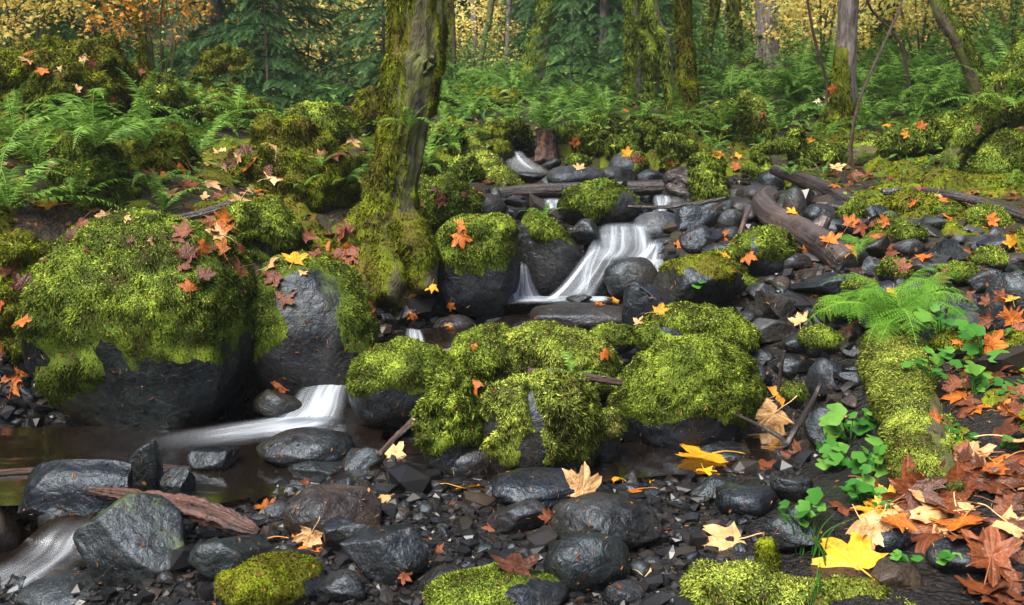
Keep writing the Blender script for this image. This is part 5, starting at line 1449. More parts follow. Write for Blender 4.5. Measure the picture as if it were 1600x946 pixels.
for i in range(16):      # plain trunks of the far wood
    px = 20 + i * 100 + rg.uniform(-25, 25); Y = rg.uniform(25, 36)
    p = gpos(px, Y)
    V, F, fl, _, _ = tube([p - np.array((0, 0, .3)), p + np.array((rg.normal() * .3, 0, 5)), p + np.array((rg.normal() * .5, 0, 11))], [.16, .13, .08], rings=16, seg=10, bumpy=.08, seed=600 + i)
    e = empty('far_tree', p); tag(e, 'tall bare trunk standing in the far wood behind the foliage', 'tree', 'far trunks on the hillside'); ALIKE.append((e, 'bare far trunk', px, 60))
    link('trunk', mesh_np('trunk', V - p, F, [M['bark_grey' if i % 2 else 'bark']], uv=fl), e)

# unseen conifers carry the wood on, added to close off low sky light
for i, (x, y, k, sc) in enumerate(((-7, 3, 0, 1.3), (-9, 7, 1, 1.5), (-6.5, -2, 1, 1.4), (5, -5, 0, 1.4), (7.5, -1, 1, 1.4), (8, 3.5, 0, 1.4), (9.5, 8, 1, 1.5), (-11, 11, 0, 1.5), (12, 12, 0, 1.5), (-12, -2, 0, 1.8), (12, -3, 1, 1.8))):
    p = np.array((x, y, H(x, y)[0] - .05))
    e = empty('conifer_tree', p); tag(e, 'unseen conifer of the surrounding wood, added to close off low sky light', 'tree', 'surrounding conifers')
    c = link('crown', CON[k], e); orient(c, (0, 0, 1.0), i * 1.3, 0, 0, sc)
    t = link('trunk', _ctr[k], e); orient(t, (0, 0, 0), 0, 0, 0, sc * 1.15)

# ------------------------------------------------------------------ scattering helpers
def in_poly(x, y, poly):
    c = np.zeros(len(x), dtype=bool)
    j = len(poly) - 1
    for i in range(len(poly)):
        xi, yi = poly[i]; xj, yj = poly[j]
        m = ((yi > y) != (yj > y)) & (x < (xj - xi) * (y - yi) / (yj - yi + 1e-9) + xi)
        c ^= m
        j = i
    return c
def poly_px(poly, n, rg):
    xs = [p[0] for p in poly]; ys = [p[1] for p in poly]
    out = []
    while len(out) < n:
        x = rg.uniform(min(xs), max(xs), 64); y = rg.uniform(min(ys), max(ys), 64)
        k = in_poly(x, y, poly)
        out += list(zip(x[k], y[k]))
    return out[:n]

STREAM = [(-300, 560), (40, 520), (420, 500), (560, 500), (560, 470), (690, 440), (690, 330), (770, 300), (785, 235), (860, 235), (1010, 258), (1170, 275), (1330, 330), (1600, 400), (1700, 560), (1340, 600), (1290, 700), (1200, 790), (1100, 900), (1050, 1100), (-300, 1100)]

# cobbles: alike stones, loose in the bed
CB = []
for i in range(12):
    V, F = rock_shape(700 + i, 3, (.4, .75, .95)[i % 3], 9, 1.2, .22)
    CB.append([mesh_np('cobble', V, F, [M[m]]) for m in ('rock', 'rock_grey', 'rock_brown')])
def free(x, y, r):
    for (a, b, wx, wy, zt) in ROCKS:
        if ((x - a) / (wx + r * .6)) ** 2 + ((y - b) / (wy + r * .6)) ** 2 < 1:
            return False
    return True
rg = np.random.default_rng(81)
for poly, n, s0, s1, lab, grp, mats in (
    ([(380, 740), (720, 745), (1250, 740), (1200, 860), (1080, 946), (440, 946)], 110, 13, 38, 'small dark wet cobble in the gravel bar before the central mossy cluster', 'cobbles of the gravel bar', (0, 0, 0, 2)),
    ([(1060, 310), (1180, 300), (1560, 370), (1560, 520), (1280, 560), (1180, 470), (1080, 400)], 95, 20, 58, 'loose dark cobble in the stony bed right of the falls', 'cobbles right of the falls', (0, 1, 1, 2, 2)),
    ([(570, 470), (700, 460), (810, 495), (780, 540), (620, 555), (560, 545)], 36, 13, 32, 'black wet cobble between the leaning tree and the fall pool', 'cobbles below the leaning tree', (0, 0, 0, 2)),
    ([(760, 300), (860, 265), (1000, 275), (1120, 290), (1120, 340), (1020, 345), (800, 345)], 34, 12, 30, 'dark cobble beside the crossing log upstream', 'cobbles by the crossing log', (0, 0, 1)),
    ([(1180, 560), (1330, 540), (1340, 640), (1260, 680), (1190, 640)], 14, 18, 40, 'shaded dark cobble under the lady fern', 'cobbles under the lady fern', (0, 0, 2)),
    ([(0, 820), (60, 830), (330, 880), (420, 946), (0, 946)], 14, 16, 40, 'dark wet cobble around the lower left outflow', 'cobbles at the outflow', (0,))):
    done = tries = 0
    pend = poly_px(poly, n * 6, rg)
    for (px, py) in pend:
        if done >= n: break
        G = ground_hit(px, py)
        s = pxm(rg.uniform(s0, s1) * (1.0 if rg.random() < .8 else 1.25), G) * .5
        if not free(G[0], G[1], s): continue
        o = link('cobble', CB[rg.integers(0, 12)][mats[rg.integers(0, len(mats))]])
        o.location = (G[0], G[1], G[2] + s * .18)
        o.rotation_euler = (rg.normal() * .25, rg.normal() * .25, rg.random() * 6.28)
        o.scale = (s * rg.uniform(.85, 1.25), s * rg.uniform(.7, 1.1), s * rg.uniform(.5, .85))
        o['film'] = float(rg.uniform(-.35, .12) if py > 560 else rg.uniform(-.3, .3))
        tag(o, lab, 'cobble', grp)
        mi_ = o.data.materials[0].name
        shape = 'flat' if o.scale[2] < .55 * max(o.scale[0], o.scale[1]) else 'rounded'
        ALIKE.append((o, f"{shape} {dict(wet_basalt='black wet', grey_basalt='grey', brown_basalt='brownish')[mi_]} cobble", px, py))
        ROCKS.append((G[0], G[1], s * .8, s * .8, G[2] + s))
        Vw = CB[0][0]
        v = ico(2)[0] * np.array(o.scale) + np.array(o.location)
        solid(v, ico(2)[1])
        done += 1

# pebbles: too many and too small to pick apart
rg = np.random.default_rng(82)
parts = []
PT = [rock_shape(750 + i, 1, .8, 6, 3.0, .35) for i in range(5)]
a_, b_, c_ = TV[TT[:, 0]], TV[TT[:, 1]], TV[TT[:, 2]]
ctr = (a_ + b_ + c_) / 3
tx, ty = project(ctr)
front = ctr[:, 1] > 1.5
bed = in_poly(tx, ty, STREAM) & front & (ctr[:, 1] < 9.5)
bed = bed * np.where((ctr[:, 0] > .9) & (ctr[:, 1] > 4.6), .3, 1.0)
s_ = tri_sample(TV, TT, bed / np.maximum(ctr[:, 1], 1) ** 1.9, 15000, rg)
P = s_[0]
sz = np.exp(rg.normal(size=len(P)) * .55 + math.log(.0125)) * np.clip(P[:, 1] / 3.4, .9, 2.2)
for i in range(5):
    k = np.arange(len(P)) % 5 == i
    m = k.sum()
    D = norm(rg.normal(size=(m, 3)) * np.array((1, 1, .3)))
    V, F = stamp(PT[i][0], PT[i][1], P[k] + np.array((0, 0, 1)) * (sz[k] * .25)[:, None], frames(D), sz[k][:, None] * np.stack((rg.uniform(.9, 1.5, m), rg.uniform(.7, 1.1, m), rg.uniform(.45, .8, m)), 1))
    parts.append((V, F, np.repeat(np.clip(rg.normal(size=m) * .3 + .35, 0, 1), len(PT[i][0]))))
V, F, r_ = cat_np(parts)
pb = link('pebbles', mesh_np('pebbles', V, F, [M['pebble']], rnd=r_, smooth=False))
pb['film'] = -.4
tag(pb, 'dark wet gravel and pebbles of the stream bed', 'gravel', None, 'stuff')

build_bvh()

# moss creeping over the banks
rg = np.random.default_rng(83)
near = (TV[:, 1] > 5.3) & (TV[:, 1] < 11) & (np.abs(TV[:, 0]) < TV[:, 1] * .62 + .6)
vx, vy = project(TV)
near |= (TV[:, 1] > 3.4) & (TV[:, 1] <= 5.3) & (vx > 1440) & (vx < 1640)
near |= (TV[:, 1] > 1.0) & (TV[:, 1] <= 9) & (((vx > 1620) & (TV[:, 0] < 5.0)) | ((vx < -40) & (TV[:, 0] > -5.0) & (TV[:, 1] > 4.4)))
bank = near & ~in_poly(vx, vy, STREAM)
mk = sstep(-.05, .22, fbm(TV * 2.2, 4, 84) + .1 * fbm(TV * 9, 2, 85)) * bank
sel = mk[TT].max(1) > .05
u, inv = np.unique(TT[sel], return_inverse=True)
gm = moss_part(None, np.zeros(3), TV[u], inv.reshape(-1, 3), mk[u], .07, .08, 16000, 'moss_dark', .4, .7, 85, 1.0, .22, 5.0, None, 'ground_moss', 130000, True)
tag(gm, 'olive green moss creeping over the stream banks', 'moss', None, 'stuff')

# fine litter of dead leaf scraps on the banks
w = (~in_poly(tx, ty, STREAM)) & front & (ctr[:, 1] < 17) & (ctr[:, 1] > 4.6) & (np.abs(ctr[:, 0]) < ctr[:, 1] * .62 + .5)
w = w * (0.25 + np.clip(fbm(ctr * 1.1, 3, 86) + .3, 0, 1)) / np.maximum(ctr[:, 1], 2) ** 1.5
side = front & (ctr[:, 1] < 9) & (ctr[:, 1] > .8) & (((tx > 1600) & (ctr[:, 0] < 5.5)) | ((tx < 0) & (ctr[:, 0] > -5.5) & (ctr[:, 1] > 4.6)))
w = np.maximum(w, side * .06)
s_ = tri_sample(TV, TT, w, 9500, rg)
P, nn = s_[0], s_[4]
n = len(P)
D = norm(np.cross(nn, rg.normal(size=(n, 3))) + rg.normal(size=(n, 3)) * .25)
V, F = stamp(STAR[0], STAR[1], P + nn * .025, frames(D, rg.normal(size=n) * .3), rg.uniform(.04, .11, n) * np.clip(P[:, 1] / 6, .6, 1.5))
lt = link('leaf_litter', mesh_np('leaf_litter', V, F, [M['litter']], rnd=np.repeat(rg.random(n), len(STAR[0])), smooth=False))
tag(lt, 'scraps of dead brown leaves littering the banks', 'leaf litter', None, 'stuff')

# low leafy ground cover
w = (~in_poly(tx, ty, STREAM)) & (ctr[:, 1] > 6.5) & (ctr[:, 1] < 24) & (np.abs(ctr[:, 0]) < ctr[:, 1] * .62 + .5)
w = w * np.clip(fbm(ctr * .8, 3, 88) + .25, 0, 1) / np.maximum(ctr[:, 1], 2) ** 1.3
s_ = tri_sample(TV, TT, w, 16000, rg)
P = s_[0]; n = len(P)
P = P + np.array((0, 0, 1)) * (rg.random(n) * .22 * np.clip(P[:, 1] / 9, .6, 2))[:, None]
D = norm(rg.normal(size=(n, 3)) * np.array((1, 1, .35)))
V, F = stamp(KITE[0], KITE[1], P, frames(D, rg.normal(size=n) * .5), rg.uniform(.04, .10, n) * np.clip(P[:, 1] / 8, .7, 1.8))
gc = link('undergrowth', mesh_np('undergrowth', V, F, [M['dark_leaf']], rnd=np.repeat(np.clip(.55 + .3 * rg.normal(size=n), 0, 1), 4), smooth=False))
tag(gc, 'low green leafy undergrowth between the ferns', 'undergrowth', None, 'stuff')

# ------------------------------------------------------------------ ferns
def on(px, py, default_Y=9.0):
    h = hit(px, py)
    return h[0] if h is not None else at(px, py, default_Y)
for px, py, L, n, lab, dead in (
    (150, 232, 165, 14, 'large sword fern with upright fronds on the left bank mound', 1), (62, 262, 135, 11, 'arching sword fern left of the large upright one', 0), (228, 236, 135, 10, 'sword fern arching right above the leaf litter', 0), (12, 330, 150, 12, 'dark sword fern at the left edge above the huge boulder', 1),
    (118, 320, 115, 11, 'broad leaved sword fern directly above the huge boulder', 0), (310, 245, 80, 9, 'sword fern in the hollow of the left bank', 1), (235, 296, 80, 8, 'sword fern hanging over the red litter slope', 0), (255, 330, 70, 7, 'low sword fern behind the weathered stick', 0),
    (300, 180, 85, 9, 'sword fern on the fern grown ridge', 0), (370, 178, 70, 8, 'sword fern at the right end of the fern grown ridge', 0), (30, 230, 100, 9, 'sword fern at the left edge below the brown moss hump', 0), (345, 205, 60, 7, 'small sword fern in front of the dark stump', 0),
    (668, 262, 70, 10, 'pale sword fern right behind the leaning maple trunk', 0), (705, 232, 70, 9, 'sword fern above the moss mound by the leaning maple', 0), (640, 205, 70, 8, 'sword fern peeping past the right of the leaning maple', 0),
    (853, 200, 88, 14, 'big sword fern on top of the rotten red stump', 3), (800, 190, 60, 9, 'sword fern left of the big one on the stump', 0), (905, 200, 62, 9, 'sword fern right of the big one on the stump', 1), (945, 188, 66, 9, 'sword fern above the hanging moss bank', 1), (1000, 190, 60, 8, 'sword fern above the moss cushions', 1), (1062, 200, 72, 9, 'sword fern below the golden mossy trunk', 1),
    (740, 180, 62, 9, 'sword fern on the far left hummock', 0), (700, 160, 60, 9, 'sword fern at the far left bank', 0), (1130, 205, 80, 10, 'sword fern at the foot of the right slope', 2), (1215, 205, 80, 10, 'sword fern left of the grey barked trunk foot', 1), (1255, 185, 80, 10, 'sword fern behind the pale yellow seedling', 0), (1350, 200, 85, 11, 'sword fern right of the grey barked trunk foot', 0), (1290, 225, 60, 8, 'broad low fern in front of the grey barked trunk', 0),
    (1430, 190, 80, 11, 'sword fern under the leaning right trunk', 0), (1470, 155, 85, 11, 'sword fern left of the leaning right trunk', 1), (1560, 175, 90, 10, 'sword fern between the two right leaning trunks', 0), (1590, 300, 70, 8, 'sword fern at the right edge on the great mossy boulder', 0), (1285, 280, 50, 7, 'low fern below the mossy horizontal log', 0), (1235, 275, 36, 7, 'little fern at the head of the slanting log', 0),
    (500, 262, 50, 6, 'little fern on the left bank hump', 0), (470, 300, 44, 5, 'tiny fern on the face of the left bank hump', 0), (540, 290, 60, 6, 'fern on the hump against the leaning tree', 0), (580, 250, 30, 5, 'fern growing from the side of the leaning maple', 0),
    (895, 585, 62, 4, 'small fern tucked in the central mossy cluster', 0), (848, 345, 40, 7, 'tuft of fern on the black boulder in the falls', 0), (935, 300, 26, 5, 'grassy fern tuft on the rounded mossy boulder', 0), (1110, 240, 46, 8, 'fern above the green mossy stump', 0), (575, 235, 50, 6, 'fern left of the leaning maple trunk', 0), (330, 395, 36, 4, 'tiny fern between the leaf strewn stones', 0)):
    p = on(px, py) if 'rotten red stump' not in lab else at(853, 207, 10.35)
    fern(p, pxm(L, p), n, lab, None, dead)
p = on(1396, 512)
fern(p, pxm(150, p), 21, 'feathery bright green lady fern at the far end of the mossy log', None, 1, True, 5, tilt=(-.3, .35), name='lady_fern')
p = on(1345, 500); fern(p, pxm(110, p), 8, 'drooping lower tuft of lady fern left of the mossy log', None, 2, True, 6, tilt=(0, .5), name='lady_fern')
p = on(1445, 470); fern(p, pxm(95, p), 6, 'drooping lady fern tuft right of the mossy log end', None, 0, True, 7, tilt=(0, .5), name='lady_fern')
p = on(1345, 388); fern(p, pxm(62, p), 6, 'small pale lady fern beside the snapped branch end', None, 1, True, 8, name='lady_fern')

rg = np.random.default_rng(91)
for poly, n, l0, l1, lab, grp in (
    ([(1100, 100), (1250, 95), (1400, 85), (1600, 60), (1600, 200), (1400, 190), (1200, 190), (1090, 170)], 64, 70, 115, 'green sword fern in the dense ferns of the right slope', 'ferns of the right slope'),
    ([(690, 140), (830, 140), (960, 135), (1090, 150), (1080, 195), (960, 190), (820, 180), (700, 200)], 36, 52, 82, 'sword fern in the far fern bank beyond the stream', 'ferns of the far bank'),
    ([(0, 130), (200, 130), (420, 165), (420, 230), (200, 240), (0, 230)], 14, 55, 85, 'sword fern in the undergrowth of the upper left bank', 'ferns of the upper left bank'),
    ([(1380, 210), (1600, 200), (1600, 240), (1400, 260)], 7, 45, 70, 'sword fern behind the mossy horizontal log', 'ferns behind the horizontal log')):
    for (px, py) in poly_px(poly, n, rg):
        p = ground_hit(px, py)
        dd_ = int(rg.random() < .35)
        e_ = fern(p, pxm(rg.uniform(l0, l1), p), int(rg.integers(7, 11)), lab, grp, dd_)
        ALIKE.append((e_, 'part dead sword fern' if dd_ else 'green sword fern', px, py))

# ------------------------------------------------------------------ leafy plants at the right
RL = fan(np.array([(math.cos(t) * (1 + .10 * math.cos(5 * t)) * (0.55 if abs(t - math.pi) < .2 else 1), math.sin(t) * (1 + .10 * math.cos(5 * t)), .10 * math.cos(2 * t)) for t in np.linspace(0, 2 * math.pi, 18, endpoint=False)]), -.05)
ROUND = [mesh_np('leaf', RL[0] * .5, RL[1], [M['green_leaf']], rnd=np.full(len(RL[0]), v), smooth=True) for v in (.2, .45, .7, .95)]
def leafy(px, py, n, spread, lab, group=None, size=(16, 34), hgt=60, seed=0):
    rr = random.Random(seed + int(px))
    p = on(px, py)
    e = empty('leafy_plant', p); tag(e, lab, 'plant', group)
    parts = []
    for k in range(n):
        a = rr.uniform(0, 6.28); r = pxm(spread, p) * math.sqrt(rr.random())
        q = np.array((math.cos(a) * r, math.sin(a) * r * .8, pxm(rr.uniform(.2, 1) * hgt, p)))
        o = link('leaf', rr.choice(ROUND), e)
        s = pxm(rr.uniform(*size), p)
        o.location = q; o.scale = (s, s * rr.uniform(.8, 1), s)
        o.rotation_euler = (R(rr.uniform(5, 55)), R(rr.uniform(-30, 30)), rr.uniform(-.9, .9))
        b = q * np.array((.25, .25, 0))
        parts.append(tube([b, (b + q) / 2 + np.array((0, 0, .01)), q - np.array((0, 0, .003))], [.002, .002, .0015], rings=6, seg=5, bumpy=0)[:2])
    V, F, r_ = cat_np(parts)
    link('stem', mesh_np('stem', V, F, [M['green_leaf']], rnd=r_), e)
for px, py, n, sp, lab in ((1330, 690, 16, 34, 'tall clump of round green leaves left of the mossy log'), (1300, 735, 14, 30, 'green leaf clump at the edge of the right pool'), (1365, 740, 14, 34, 'green leaf clump against the mossy log side'), (1345, 785, 12, 34, 'low green leaf clump above the orange leaves'), (1290, 690, 9, 22, 'green sprout over the shaded pool end'),
                             (1500, 690, 7, 26, 'small green leaves among rust leaves right of the mossy log'), (1560, 700, 7, 24, 'small green seedling leaves near the right edge'), (1420, 880, 6, 22, 'small green sprout right of the yellow leaf'), (1250, 820, 10, 30, 'feathery green sprout on the dark mossy rock'), (1480, 880, 5, 18, 'little green shoot beside the blue grey rock'), (1450, 590, 10, 36, 'green seedlings close right of the mossy log'), (1520, 620, 9, 36, 'green seedlings before the low mossy boulder'), (1400, 800, 8, 40, 'green sprouts in the leaf drift below the mossy log'), (1540, 560, 9, 40, 'scattered green seedlings beside the low mossy boulder'), (1470, 520, 9, 34, 'green seedlings right of the lady fern'), (1585, 620, 8, 30, 'green seedlings at the right edge'), (1090, 455, 4, 10, 'tiny green shoot on the big grey boulder')):
    leafy(px, py, n, sp, lab, seed=3, size=(14, 32) if n > 8 else (10, 20), hgt=50 if n > 8 else 22)
for px, py, n, sp, lab in ((1275, 175, 12, 26, 'pale cream leaved seedling left of the grey barked trunk'),):
    p = on(px, py); e = empty('maple_seedling', p); tag(e, lab, 'plant')
    cream = NT('cream_leaf'); cream = cream.done(cream.prin((.72, .66, .36), .5))
    V, F = STAR
    me = mesh_np('leaf', V, F, [cream]); rr = random.Random(4)
    for k in range(n):
        o = link('leaf', me, e); s = pxm(rr.uniform(18, 30), p)
        o.location = (pxm(rr.uniform(-22, 22), p), pxm(rr.uniform(-20, 20), p), pxm(rr.uniform(5, 32), p)); o.scale = (s, s, s); o.rotation_euler = (R(rr.uniform(20, 70)), R(rr.uniform(-20, 20)), rr.uniform(0, 6.28))

# ------------------------------------------------------------------ fallen maple leaves
half = [(0, 1.0), (5, .88), (9, .84), (13, .72), (19, .66), (25, .52), (32, .62), (37, .80), (43, .80), (50, .95), (56, .82), (62, .76), (67, .64), (78, .43), (90, .5), (99, .50), (108, .63), (116, .46), (135, .30), (158, .22), (180, .06)]
def maple_leaf(seed, curl, cup, mat):
    rg = np.random.default_rng(seed)
    pts = [(a, r) for a, r in half] + [(360 - a, r) for a, r in half[-2:0:-1]]
    A = np.array([R(a) for a, r in pts]); rr = np.array([r * rg.uniform(.92, 1.06) for a, r in pts])
    lobes = np.array([R(x) for x in (0, 50, 108, 310, 252)])
    dv = np.min(np.abs((A[:, None] - lobes[None] + np.pi) % (2 * np.pi) - np.pi), axis=1)
    vein = np.clip(1 - dv / R(9), 0, 1)
    rings, vv = [np.zeros((1, 2))], [np.ones(1)]
    for f in (.3, .62, 1.0):
        rings.append(np.stack((np.cos(A), np.sin(A)), 1) * (rr * f)[:, None]); vv.append(vein)
    xy = np.concatenate(rings); vv = np.concatenate(vv)
    n = len(A)
    r2 = (xy ** 2).sum(1)
    th = rg.random() * 6.28
    axis = xy @ np.array((math.cos(th), math.sin(th)))
    z = curl * axis ** 2 + cup * r2 + .16 * fbm(np.concatenate((xy * 2.2, np.full((len(xy), 1), seed)), 1), 3, seed) - .05 * vv * np.sqrt(r2)
    V = np.concatenate((xy, z[:, None]), 1)
    k = np.arange(n)
    F = [np.stack((np.zeros(n, int), 1 + k, 1 + (k + 1) % n), 1)]
    for q in range(2):
        a = 1 + q * n
        F += [np.stack((a + k, a + n + k, a + n + (k + 1) % n), 1), np.stack((a + k, a + n + (k + 1) % n, a + (k + 1) % n), 1)]
    F = np.concatenate(F)
    # leaf stalk
    c = np.array([(0, 0, z[0]), (-.3, .03, z[0] + .05), (-.6, .1, .12), (-.85, .12, .05)])
    sV, sF, _, _, _ = tube(c, [.022, .016, .014, .02], rings=8, seg=5, bumpy=0)
    V2, F2, _ = cat_np([(V, F), (sV, sF)])
    uv = np.zeros((len(V2), 2)); uv[:len(V), 0] = vv; uv[len(V):, 0] = 1
    return mesh_np('fallen_leaf', V2, F2, [M[mat]], uv=uv)
LEAF = {}
for c in ('orange', 'yellow', 'tan', 'rust', 'brown'):
    LEAF[c] = [maple_leaf(800 + i, cu, cp_, 'leaf_' + c) for i, (cu, cp_) in enumerate(((.08, -.1), (.35, -.05), (-.3, -.08), (.15, .25), (.55, -.2), (-.15, -.3)))]

def fallen(px, py, wpx, colr, lab, group=None, face=0.0, var=None, yaw=None, rg=random.Random(5), lift=.1, tilt=.2):
    h = hit(px, py)
    if h is None: return None
    p, nrm = h
    view = norm(CAM - p)
    nrm = norm(nrm * (1 - face) + view * face + np.array((0, 0, .5)) * (1 - face) + np.array([rg.gauss(0, tilt) for _ in range(3)]))
    if face == 0:
        nrm = norm(nrm + np.array((0, 0, 8.0)))
    s = pxm(wpx, p) / 1.75
    var = rg.randrange(6) if var is None else var
    o = link('fallen_leaf', LEAF[colr][var])
    yaw = rg.uniform(0, 6.28) if yaw is None else yaw
    q = Vector(nrm).to_track_quat('Z', 'Y').to_matrix().to_4x4()
    o.matrix_world = Matrix.Translation(Vector(p + nrm * s * (lift if face else .03))) @ q @ Matrix.Rotation(yaw, 4, 'Z') @ Matrix.Scale(s, 4)
    tag(o, lab, 'leaf', group)
    return o

for px, py, w, c, lab, face in (
    (740, 596, 60, 'orange', 'orange star shaped maple leaf on the central mossy cluster', .4), (1212, 645, 92, 'tan', 'large tan maple leaf facing us on the forked twig', .75), (1215, 618, 60, 'yellow', 'golden leaf tucked behind the large tan one', .2), (1112, 716, 110, 'yellow', 'flat golden maple leaf afloat in the right pool', 0), (1100, 735, 50, 'yellow', 'small golden leaf at the gravel edge of the right pool', 0),
    (910, 768, 86, 'tan', 'big tan leaf propped upright beside the broad flat stone', .6), (722, 768, 78, 'yellow', 'folded amber leaf on the gravel before the central cluster', .25), (606, 785, 72, 'tan', 'cream and rust leaf on the gravel left of centre', .3), (617, 713, 52, 'tan', 'small tan leaf on the wet stones by the standing stick', .5), (468, 850, 100, 'orange', 'big orange leaf on the foreground stones at the left', .35), (488, 832, 60, 'tan', 'pale torn leaf behind the big orange foreground leaf', .5),
    (800, 894, 96, 'brown', 'crumpled brown leaf behind the mossy bottom rock', .35), (1148, 845, 112, 'tan', 'pale straw coloured maple leaf right of the egg shaped rock', .3), (1340, 886, 150, 'yellow', 'big bright yellow leaf on the bottom mossy log', .3), (1012, 908, 60, 'tan', 'small straw leaf right of the egg shaped rock', .3), (995, 770, 80, 'orange', 'orange leaf in the puddle behind the pitted rock', .15), (965, 748, 44, 'yellow', 'slim golden leaf afloat behind the flat stone', 0), (1008, 754, 34, 'yellow', 'small yellow leaf in the shallow right of the flat stone', .3),
    (722, 352, 32, 'orange', 'upper orange leaf on the square mossy block', .4), (718, 368, 42, 'orange', 'lower orange leaf on the square mossy block', .5), (962, 469, 46, 'yellow', 'golden leaf on the slab beside the fall pool', .3), (935, 478, 22, 'orange', 'tiny amber leaf on the slab beside the fall pool', .3), (1028, 490, 42, 'yellow', 'yellow leaf behind the rear mossy boulder', .5), (1000, 507, 32, 'tan', 'tan leaf lying on the rear mossy boulder', .2), (436, 605, 46, 'orange', 'ochre leaf beside the chute', .5), (906, 265, 24, 'tan', 'pale leaf on the smooth grey boulder', .3), (1120, 375, 46, 'orange', 'orange star leaf on the stones right of the falls', .3), (1060, 386, 26, 'orange', 'orange leaf stuck on the dark rock by the falls', .5), (1128, 398, 30, 'yellow', 'amber leaf under the orange star leaf', .2),
    (85, 320, 60, 'yellow', 'bright yellow leaf among the ferns above the huge boulder', .4), (130, 348, 50, 'rust', 'rust leaf on top of the huge mossy boulder', .3), (118, 368, 40, 'brown', 'brown leaf hanging on the crown of the huge mossy boulder', .4), (204, 377, 30, 'brown', 'purple brown leaf on the huge mossy boulder', .2), (236, 374, 24, 'tan', 'small pale leaf on the huge mossy boulder', .3), (198, 340, 22, 'tan', 'tiny pale leaf at the top edge of the huge mossy boulder', .3), (296, 452, 36, 'orange', 'orange leaf on the right flank of the huge mossy boulder', .4), (72, 405, 24, 'brown', 'dull leaf scrap on the left flank of the huge mossy boulder', .4), (138, 392, 18, 'rust', 'tiny rust leaf mid way up the huge mossy boulder', .4),
    (285, 420, 46, 'rust', 'rust leaf in the cleft between the two big left boulders', .4), (318, 435, 40, 'brown', 'brown leaf lower in the cleft of the left boulders', .4), (372, 420, 56, 'rust', 'rust leaf at the moss edge of the dark boulder', .3), (418, 418, 46, 'tan', 'tan leaf on the crown of the dark boulder', .1), (432, 432, 44, 'rust', 'rust leaf flat on the crown of the dark boulder', .1), (458, 410, 50, 'yellow', 'yellow leaf at the back of the dark boulder crown', .1), (470, 427, 22, 'tan', 'tiny cream leaf on the dark boulder crown', .3), (440, 467, 48, 'brown', 'dark red leaf on the bare face of the dark boulder', .3),
    (312, 385, 46, 'orange', 'orange leaf on the lumpy mossy stone', .3), (345, 370, 46, 'tan', 'tan leaf between the lumpy mossy stone and the stick', .3), (285, 392, 30, 'yellow', 'small yellow leaf beside the lumpy mossy stone', .3), (360, 355, 44, 'orange', 'orange leaf at the tip of the lumpy mossy stone', .3), (290, 365, 44, 'rust', 'rust leaf below the weathered stick', .2), (330, 350, 44, 'brown', 'brown leaf behind the lumpy mossy stone', .2),
    (545, 215, 44, 'tan', 'tan leaf on the rounded mossy block of the left bank', .4), (1464, 658, 40, 'orange', 'orange leaf leaning on the mossy log side', .4), (1252, 505, 40, 'tan', 'cream leaf on the cobbles left of the lady fern', .3), (1240, 334, 26, 'yellow', 'amber leaf in the fork of the peeled branch', .3), (1298, 320, 24, 'yellow', 'amber leaf on the olive stone', .3), (1305, 290, 24, 'orange', 'orange leaf beside the purple brown log', .3), (1545, 345, 30, 'orange', 'orange leaf on the moss capped stone near the right edge', .3), (1120, 240, 26, 'yellow', 'yellow leaf above the green mossy stump', .5), (1135, 264, 22, 'orange', 'orange leaf at the tip of the crooked mossy branch', .4), (1365, 762, 86, 'rust', 'light rust leaf standing among the green plants', .5), (1195, 738, 84, 'rust', 'curled rust leaf at the right pool edge', .5), (1390, 780, 50, 'yellow', 'amber leaf beside the rust leaf in the green plants', .5), (1250, 720, 60, 'rust', 'dark rust leaf stuck in the green plants', .6), (1110, 822, 36, 'yellow', 'small yellow leaf on the gravel above the straw leaf', .3), (1040, 830, 26, 'orange', 'orange scrap right of the pitted rock', .5), (858, 810, 34, 'rust', 'rust scrap between the flat and pitted rocks', .6), (770, 830, 34, 'rust', 'red brown scrap on the gravel', .5), (412, 795, 44, 'orange', 'orange leaf at the end of the rotten wood', .4), (630, 898, 30, 'rust', 'rust scrap below the slanting rock', .6), (480, 755, 26, 'rust', 'red leaf scrap among pebbles at the pool edge', .7), (290, 828, 34, 'rust', 'red leaf scrap under the rotten wood', .6), (740, 545, 22, 'orange', 'orange leaf standing behind the central cluster', .6), (942, 550, 30, 'orange', 'orange leaf wedged left of the rear mossy boulder', .5), (675, 447, 26, 'yellow', 'yellow leaf at the foot of the leaning maple', .5)):
    fallen(px, py, w, c, lab, face=face)

